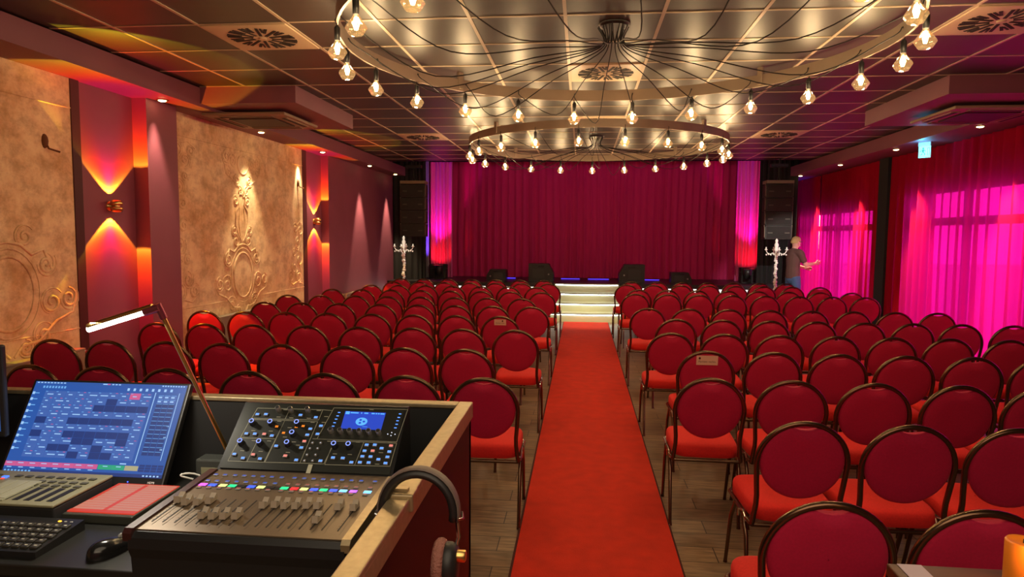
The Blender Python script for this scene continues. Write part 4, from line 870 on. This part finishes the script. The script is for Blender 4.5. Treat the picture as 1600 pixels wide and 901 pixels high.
for i, x in enumerate(SX):
    c = 'mbygxbyxgrybgbcpc'[i]
    d = MB(); d.rbox(-.0096, .0096, -.0070, .0070, 0, .0018, .0006); o = obj('channel_display', d, emat('strip_'+c, cols[c], 1.5) if cols[c] else black_s, mix); o.matrix_basis = pf(x, YD)
    put('button', BT['d'], pf(x, YD+.062)); put('button', BT['d' if i < 8 else 'k'], pf(x, YD+.022)); put('button', BT['k'], pf(x, YD-.018))
    fp = lo_px(180+FY[i][0]*.1887, 720+(FY[i][1]+10)*.1887) if i < 8 else lo_px(400+FY6[i][0]*.1887, 720+(FY6[i][1]+12)*.1887)
    put('fader', CAP, pf(x, min(max(fp.y, 1.395), 1.50)))
    mbs = MB(); mbs.box(-.0014, .0014, -.066, .066, .0, .0006); o = obj('fader_slot', mbs, slot, mix); o.matrix_basis = pf(x, 1.455)
    mbt.M = pf(x, 1.45)
    for k in range(9): mbt.box(-.0062, -.0022, -.05+k*.0125, -.0488+k*.0125, 0, .0004)
    mbt.box(.0085, .0092, -.075, .066, 0, .0004); mbt.M = pf(x, YD+.042); mbt.box(-.0006, .0006, -.012, .012, 0, .0005)
fpm.add(mbt.v, mbt.f, 1); obj('fader_panel', fpm, [gun, mat('scale_print', srgb(120, 108, 88), .5)], mix)
mb = MB(); mb.M = pf((SX[0]+SX[15])/2, YD); mb.box(-(SX[15]-SX[0])/2-.010, (SX[15]-SX[0])/2+.010, -.0095, .0095, 0, .0006); obj('display_strip', mb, black_s, mix)

# touch monitor ---------------------------------------------------------------------
mon = thing('touch_monitor', 'large tilted touch monitor showing blue lighting control grid at left of desk', 'monitor', (-1.53, 1.885, .968)); 
tl = math.atan2(2.05-1.88, 1.262-.98); MM = Matrix.Rotation(-tl, 4, 'X')      # local x across, z up the screen, -y faces the user
W2_, H2_ = .275, .332
mb = MB(); mb.M = MM; mb.rbox(-W2_, W2_, 0, .022, 0, H2_, .004); mb.rbox(-.16, .16, .02, .05, .05, .24, .01); obj('casing', mb, black_s, mon)
mb = MB(); mb.rbox(-.12, .12, .005, .18, -.017, -.006, .004); mb.box(-.05, .05, .10, .13, -.01, .16); obj('stand', mb, black, mon)
scr_cols = [(.018, .09, .38), (.050, .125, .42), (.010, .035, .18), (.35, .60, .95), (.60, .10, .28), (.02, .36, .20), (.42, .38, .22), (.02, .09, .36), (.15, .42, .85)]
SMs = [emat('screen_%s' % n, c, 1.0) for n, c in zip(('base_blue', 'cell_blue', 'dark_cell', 'text_white', 'pink', 'green', 'tan', 'side_blue', 'cyan_line'), scr_cols)]
mb = MB(); mb.M = MM; sw, s0, s1 = W2_-.010, .028, H2_-.008
def sq(u0, u1, v0, v1, m, lift=1): mb.add([(-sw+2*sw*u, -.0006-.0003*lift, s1-(s1-s0)*v) for u, v in ((u0, v0), (u1, v0), (u1, v1), (u0, v1))], [(0, 1, 2, 3)], m)
sq(0, 1, 0, 1, 0, 0); rnd = random.Random(5)
dark = {1: [6], 2: [5, 6, 7, 8, 9], 4: [0, 3, 4, 5, 6, 7, 8], 6: [0, 3, 4, 5, 6, 7, 8], 7: [4, 5, 8], 8: [2, 3, 6], 9: [4, 6, 7]}
for r in range(10):
    for c in range(10):
        u0 = .085+c*.0705; v0 = .105+r*.073; m = 4 if (r, c) == (0, 8) else 2 if c in dark.get(r, []) else 1
        sq(u0+.001, u0+.0695, v0+.001, v0+.072, m)
        if m != 2:
            w = rnd.choice([.018, .026, .04, .05]); sq(u0+.02, u0+.02+w, v0+.034, v0+.044, 3, 2); sq(u0+.004, u0+.018, v0+.006, v0+.012, 8, 2)
            if rnd.random() < .5: sq(u0+.045, u0+.06, v0+.006, v0+.012, 4, 2)
for k in range(10): sq(.004, .05, .13+k*.068, .14+k*.068, 8); sq(.004, .02, .12+k*.068, .15+k*.068, 3, 2)
sq(.0, 1, 0, .03, 7); sq(.45, .50, .008, .02, 3, 2); sq(.48, .50, .008, .02, 4, 3)
for k in range(12): sq(.012+k*.022+(.3 if k > 8 else 0), .026+k*.022+(.3 if k > 8 else 0), .008, .02, 3, 2)
for k in range(9): sq(.84+k*.017, .85+k*.017, .008, .022, 3, 2)
for k in range(8): sq(.06+k*.02, .072+k*.02, .05, .075, 8, 2)
for k in range(8): sq(.62+k*.04, .635+k*.04, .05, .08, 3, 2)
sq(.80, 1.0, .09, .86, 7, 1); sq(.808, .813, .09, .86, 3, 2); sq(.962, .966, .09, .82, 3, 2)
for r in range(14):
    for c in range(3): sq(.835+c*.04, .872+c*.04, .12+r*.047, .162+r*.047, 2 if r > 1 else 1, 2); sq(.836+c*.04, .870+c*.04, .121+r*.047, .125+r*.047, 8, 3)
    if r < 2: 
        for c in range(3): sq(.838+c*.04, .86+c*.04, .135+r*.047, .15+r*.047, 3, 3)
for v in (.45, .57, .70): sq(.94, .955, v, v+.014, 3, 2)
for k in range(8): sq(.0+k*.0735, .0725+k*.0735, .885, .935, 4); sq(.01+k*.0735, .045+k*.0735, .897, .905, 3, 2); sq(.02+k*.0735, .05+k*.0735, .942, .950, 3, 2)
for k in range(2): sq(.59+k*.083, .672+k*.083, .885, .935, 5); sq(.62+k*.083, .65+k*.083, .897, .905, 3, 2)
sq(.757, .84, .885, .935, 6); sq(.72, .76, .862, .874, 3, 2)
for k in range(4):
    for j in range(3): sq(.845+k*.038, .879+k*.038, .868+j*.026, .890+j*.026, 2, 2)
sq(0, 1, .965, 1, 2); 
for k in range(8): sq(.01+k*.022, .024+k*.022, .972, .992, 8, 2)
for k in range(5): sq(.88+k*.022, .892+k*.022, .975, .99, 3, 2)
obj('screen', mb, SMs, mon)
me = text_mesh('HDMI', .009); me.transform(MM @ Matrix.Translation((.235, -.0005, .014)) @ Matrix.Rotation(PI/2, 4, 'X')); me.materials.clear(); obj('lettering', me, mat('grey_print', srgb(150, 160, 170), .5), mon)
mb = MB(); mb.M = MM; mb.lathe([(.002, -.0015), (.002, 0)], 8, (.16, 0, .014), 'y'); obj('power_light', mb, emat('power_blue', (.05, .1, 1), 3), mon)
# second screen peeping in at the left edge
t = thing('flat_screen', 'edge of a second dark screen at far left of desk', 'monitor', (-2.050, 1.93, ZD))
mb = MB(); mb.rbox(-.25, .245, 0, .02, .14, .435, .006); obj('casing', mb, black_s, t)
mb = MB(); mb.box(-.235, .230, -.0015, .0, .16, .42); obj('screen', mb, emat('screen_blue_dim', (.02, .09, .30), .8), t)
mb = MB(); mb.rbox(-.1, .1, -.06, .08, 0, .012, .004); mb.box(-.02, .02, .012, .03, .01, .2); obj('stand', mb, black, t)

# lighting controller wing -------------------------------------------------------------
olive = mat('wing_olive_grey', srgb(136, 132, 104), .5); olive_l = mat('wing_light_block', srgb(164, 162, 138), .5)
wing = thing('fader_wing', 'olive grey lighting controller wing with fader slots in front of touch monitor', 'lighting controller', (-1.41, 1.645, ZD))
mb = MB(); mb.rbox(-.68, 0, 0, .235, 0, .045, .004); obj('body', mb, black, wing)
mb = MB(); mb.rbox(-.682, .001, -.002, .237, .046, .054, .003); obj('top_panel', mb, olive, wing)
mb = MB()
for k in range(20):
    x = -.03-k*.034
    if k not in (5, 6, 7): mb = MB(); mb.rbox(x-.009, x+.009, .022, .115, .0545, .0555, .0003); obj('fader_slot', mb, slot, wing)
mb = MB(); mb.rbox(-.268, -.16, .012, .155, .0545, .058, .001)
for k in range(3): mb.rbox(-.262+k*.036, -.232+k*.036, .02, .148, .058, .060, .0006)
obj('key_block', mb, olive_l, wing)
KD = shared(lambda q: q.rbox(-.010, .010, -.007, .007, 0, .003, .001), [mat('key_dark_olive', srgb(72, 70, 54), .5)])
KL = shared(lambda q: q.rbox(-.008, .008, -.006, .006, 0, .004, .001), [emat('key_lit_blue', (.05, .16, 1), 2.0)])
KR = shared(lambda q: q.rbox(-.005, .005, -.004, .004, 0, .003, .001), [emat('key_lit_red', (1, .1, .05), 1.0)])
for k in range(18):
    lit = k in (8, 11, 12, 13); x = -.03-k*.034
    o = obj('key', KL if lit else KD, [], wing, 'blue lit key' if lit else None); o.location = (x, .19 if not lit else .178, .0545)
    if k < 5:
        for j in range(2): o = obj('key', KD, [], wing); o.location = (x, .128+j*.028, .0545)
for x in (-.30, -.42): o = obj('key', KR, [], wing, 'red lit key'); o.location = (x, .165, .0545)
# computer keyboard ------------------------------------------------------------------
kb = thing('computer_keyboard', 'black computer keyboard with orange light in front of the fader wing', 'keyboard', (-1.305, 1.462, ZD), 0)
mb = MB(); mb.prism([(0, 0), (.165, 0), (.165, .028), (0, .016)], -.45, 0, 'x'); obj('body', mb, black_s, kb)
KK = shared(lambda q: (q.rbox(-.0078, .0078, -.0078, .0078, 0, .007, .002), q.box(-.003, .003, -.001, .002, .0069, .0072, 1)), [mat('keycap_black', srgb(46, 44, 38), .4), mat('keycap_legend', srgb(190, 186, 166), .5)])
for r in range(5):
    for c in range(18):
        if c*.0245+.02 < .44: o = obj('key', KK, [], kb); o.matrix_basis = Matrix.Translation((-.018-c*.0245-.006*(r % 2), .022+r*.0245, .0165+.0018*r)) @ Matrix.Rotation(.072, 4, 'X') @ Matrix.Diagonal((1.3, 1.25, 1, 1))
mb = MB(); mb.rbox(-.062, -.054, .147, .152, .0262, .0285, .001); obj('status_light', mb, emat('amber_led', (1, .45, .02), 4), kb)
mb = MB(); mb.rbox(-.045, -.038, .147, .151, .0262, .0280, .001); mb.rbox(-.028, -.021, .147, .151, .0262, .0280, .001); obj('status_light', mb, mat('led_off', (.6, .6, .55), .4), kb)
# mouse, sheet, lamp, small things --------------------------------------------------------
t = thing('computer_mouse', 'black computer mouse on the desk beside the mixing console', 'mouse', (-1.15, 1.515, ZD), -.42)
mb = MB()
def msf(u, v):
    a = 2*PI*u; rr = math.sin(PI*.5*v); y = .056*math.sin(a)*rr; x = .030*math.cos(a)*rr*(1-.12*math.sin(a)); return (x, y, .001+.036*math.cos(PI*.5*v)**.75*(1-.25*math.sin(a)*rr))
mb.grid(28, 10, msf); obj('shell', mb, mat('mouse_black', (.012, .012, .012), .18), t)
mb = MB(); mb.lathe([(.005, -.003), (.0075, -.002), (.0075, .002), (.005, .003)], 12, (0, .028, .031), 'x'); obj('wheel', mb, mat('wheel_grey', (.35, .35, .33), .4), t)
t = thing('patch_sheet', 'black box topped with salmon striped sheet between fader wing and mixing console', 'sheet box', (-1.305, 1.69, ZD))
mb = MB(); mb.rbox(-.097, .108, -.025, .205, 0, .024, .003); obj('box', mb, mat('box_dark_grey', srgb(58, 60, 52), .5), t)
mb = MB(); mb.box(-.092, .104, -.012, .200, .024, .026)
for k in range(12): mb.box(-.090+(.01 if k > 3 else 0), .102, .008+k*.0157, .0205+k*.0157, .026, .0268, 1)
mb.box(-.0, .012, .0, .19, .0268, .0272); mb.box(-.092, .104, -.012, .004, .0268, .0272); obj('striped_sheet', mb, [emat('sheet_red', srgb(235, 62, 40), .75), emat('sheet_salmon', srgb(226, 140, 116), .75)], t)  # sheet made to glow faintly, brightness put into its colours
t = thing('desk_lamp', 'gold desk lamp with white glowing tube rising behind the mixing console', 'lamp', (0, 0, 0))
b0, b1, b2 = Vector((-1.036, 1.97, ZD)), Vector((-1.189, 1.80, 1.529)), Vector((-1.406, 1.80, 1.462))
mb = MB(); mb.lathe([(.05, 0), (.05, .008), (.012, .014), (.01, .03)], 20, b0); obj('base', mb, black_s, t)
mb = MB(); mb.tube([b0, b1], .0065, 10); obj('pole', mb, gold, t)
mb = MB(); dd = (b2-b1).normalized(); mb.tube([b1+(b1-b0).normalized()*.012, b1-(b1-b0).normalized()*.035], .010, 10); mb.tube([b1-dd*.004, b1+dd*.045], .012, 10); obj('joint', mb, mat('magenta_brass', srgb(176, 90, 110), .3, metal=.8), t)
mb = MB(); mb.tube([b1+dd*.02+Vector((0, 0, .008)), b2+Vector((0, 0, .008))], .009, 10); obj('lamp_housing', mb, gold, t)
mb = MB(); mb.tube([b1+dd*.04, b2], .009, 12); obj('lamp_tube', mb, emat('lamp_tube_white', (1, .97, .88), 9), t)
lo = light('lamp_light', 'AREA', (b1+b2)/2-Vector((0, .0, .014)), 4.5, (1, .90, .72), target=(b1+b2)/2-Vector((0, 0.1, 1)), shape='RECTANGLE', size=.2, size_y=.02)
t = thing('cable', 'white cable loop with yellow tag beside the touch monitor', 'cable', (-1.20, 1.93, ZD))
mb = MB(); mb.tube([(.02+.03*math.cos(a*.35), .02*math.sin(a*.5), .008+.045*abs(math.sin(a*.2))) for a in range(14)], .003, 6); obj('cord', mb, mat('cable_white', (.7, .7, .66), .5), t)
mb = MB(); mb.rbox(.03, .10, -.06, -.03, .012, .038, .006); obj('tag', mb, mat('yellow_tag', srgb(200, 176, 50), .5), t)
t = thing('power_supply', 'small dark grey box behind the mixing console by the lamp pole', 'box', (-1.15, 2.02, ZD)); mb = MB(); mb.rbox(-.06, .05, -.03, .03, 0, .075, .006); obj('body', mb, mat('psu_grey', srgb(60, 62, 58), .6), t)
mb = MB(); mb.rbox(-.04, .03, -.032, -.03, .02, .05, .0006); obj('label_plate', mb, olive, t)
# headphones --------------------------------------------------------------------------
hp = thing('headphones', 'black headphones hung over the aluminium rim of the flight case desk', 'headphones', (-.318, 1.30, 1.187))
pad = mat('headband_black', (.016, .014, .014), .45); pinkp = mat('ear_pad_brown', srgb(150, 96, 84), .7, bump=.6, bscale=200)
R_ = .078
arcp = [(R_*math.cos(PI*(1.06-1.12*i/20)), 0, (R_+.006)*math.sin(PI*(1.06-1.12*i/20))) for i in range(21)]
mb = MB(); 
def band(mb, off, th, wd, m=0):
    V = []
    for x, _, z in arcp:
        n = Vector((x, 0, z)).normalized(); p = Vector((x, 0, z))+n*off
        for a in range(10):
            c, s = math.cos(2*PI*a/10), math.sin(2*PI*a/10); V.append(p+n*(th*c)+Vector((0, wd*s, 0)))
    N = len(arcp); mb.add(V, [(i*10+k, i*10+(k+1) % 10, (i+1)*10+(k+1) % 10, (i+1)*10+k) for i in range(N-1) for k in range(10)]+[tuple(range(10))[::-1], tuple(range((N-1)*10, N*10))], m, True)
band(mb, -.006, .010, .019); obj('headband', mb, pad, hp)
mb = MB(); band(mb, .004, .003, .014); obj('headband_cover', mb, mat('band_grey', srgb(110, 96, 88), .5), hp)
for s, nm in ((1, 'ear_cup'), (-1, 'ear_cup')):
    dx = .0 if s > 0 else -.008
    mb = MB(); mb.tube([(s*R_, 0, -.012), (s*(R_+.004), 0, -.05), (s*(R_-.004), -.0, -.075)], .0045, 6); mb.tube([(s*(R_+.008), .012, -.004), (s*(R_+.012), .0, -.012), (s*(R_+.002), -.012, -.01)], .003, 6); obj('yoke', mb, chrome, hp)
    xc = .052 if s > 0 else -R_-.012
    mb = MB(); mb.lathe([(.006, .030), (.034, .028), (.040, .016), (.040, .0), (.030, -.004)] if s > 0 else [(.006, -.022), (.034, -.020), (.040, -.010), (.040, .0), (.030, .004)], 22, (xc, -.01, -.105), 'x', sy=1.15); c = obj(nm, mb, pad, hp)
    mb = MB(); mb.tube([(xc-.006*s, -.01+.034*math.cos(a*PI/12), -.105+.040*math.sin(a*PI/12)) for a in range(24)], .013, 10, closed=True); obj('ear_pad', mb, pinkp, c)
    mb = MB(); mb.lathe([(.012, .0), (.012, .016), (.009, .018)], 12, (xc+(.028 if s > 0 else -.022), -.01, -.085), 'x'); obj('pivot_knob', mb, gold, c)
# bar table with candle at the lower right ---------------------------------------------
t = thing('bar_table', 'dark brown wooden table top at lower right photo corner', 'table', (1.27, 1.42, 0))
wood = mat('dark_brown_wood', srgb(84, 44, 24), .4, vary=.25, scale=6, stretch=(1, 9, 1))
mb = MB(); mb.rbox(-.52, .52, -.27, .262, .92, .95, .004); obj('table_top', mb, wood, t)
mb = MB(); mb.tube([(0, 0, .03), (0, 0, .92)], .035, 12); obj('column', mb, black_s, t)
mb = MB(); mb.lathe([(.24, 0), (.24, .012), (.05, .03)], 24); obj('foot', mb, black_s, t)
t = thing('candle_jar', 'glowing orange candle on the table at lower right', 'candle', (1.020, 1.62, .95))
cm = bpy.data.materials.new('amber_wax'); cm.use_nodes = True; b = cm.node_tree.nodes['Principled BSDF']; b.inputs['Base Color'].default_value = srgb(226, 120, 30); b.inputs['Roughness'].default_value = .3; b.inputs['Emission Color'].default_value = (1, .30, .02, 1); b.inputs['Emission Strength'].default_value = .11
mb = MB(); mb.lathe([(.034, 0), (.036, .003), (.036, .096), (.033, .100), (.028, .097), (.004, .094)], 28); obj('body', mb, cm, t)
mb = MB(); mb.lathe([(.0015, .094), (.0012, .103)], 6); obj('wick', mb, [black], t)
light('candle_light', 'POINT', (1.012, 1.54, 1.05), .5, (1, .5, .15), shadow_soft_size=.02)
mb = MB(); mb.box(.772, .828, 1.50, 1.676, .951, .9525); tag(obj('paper_card', mb, mat('card_lilac', srgb(196, 180, 196), .7)), 'small pale card on table corner', 'card')
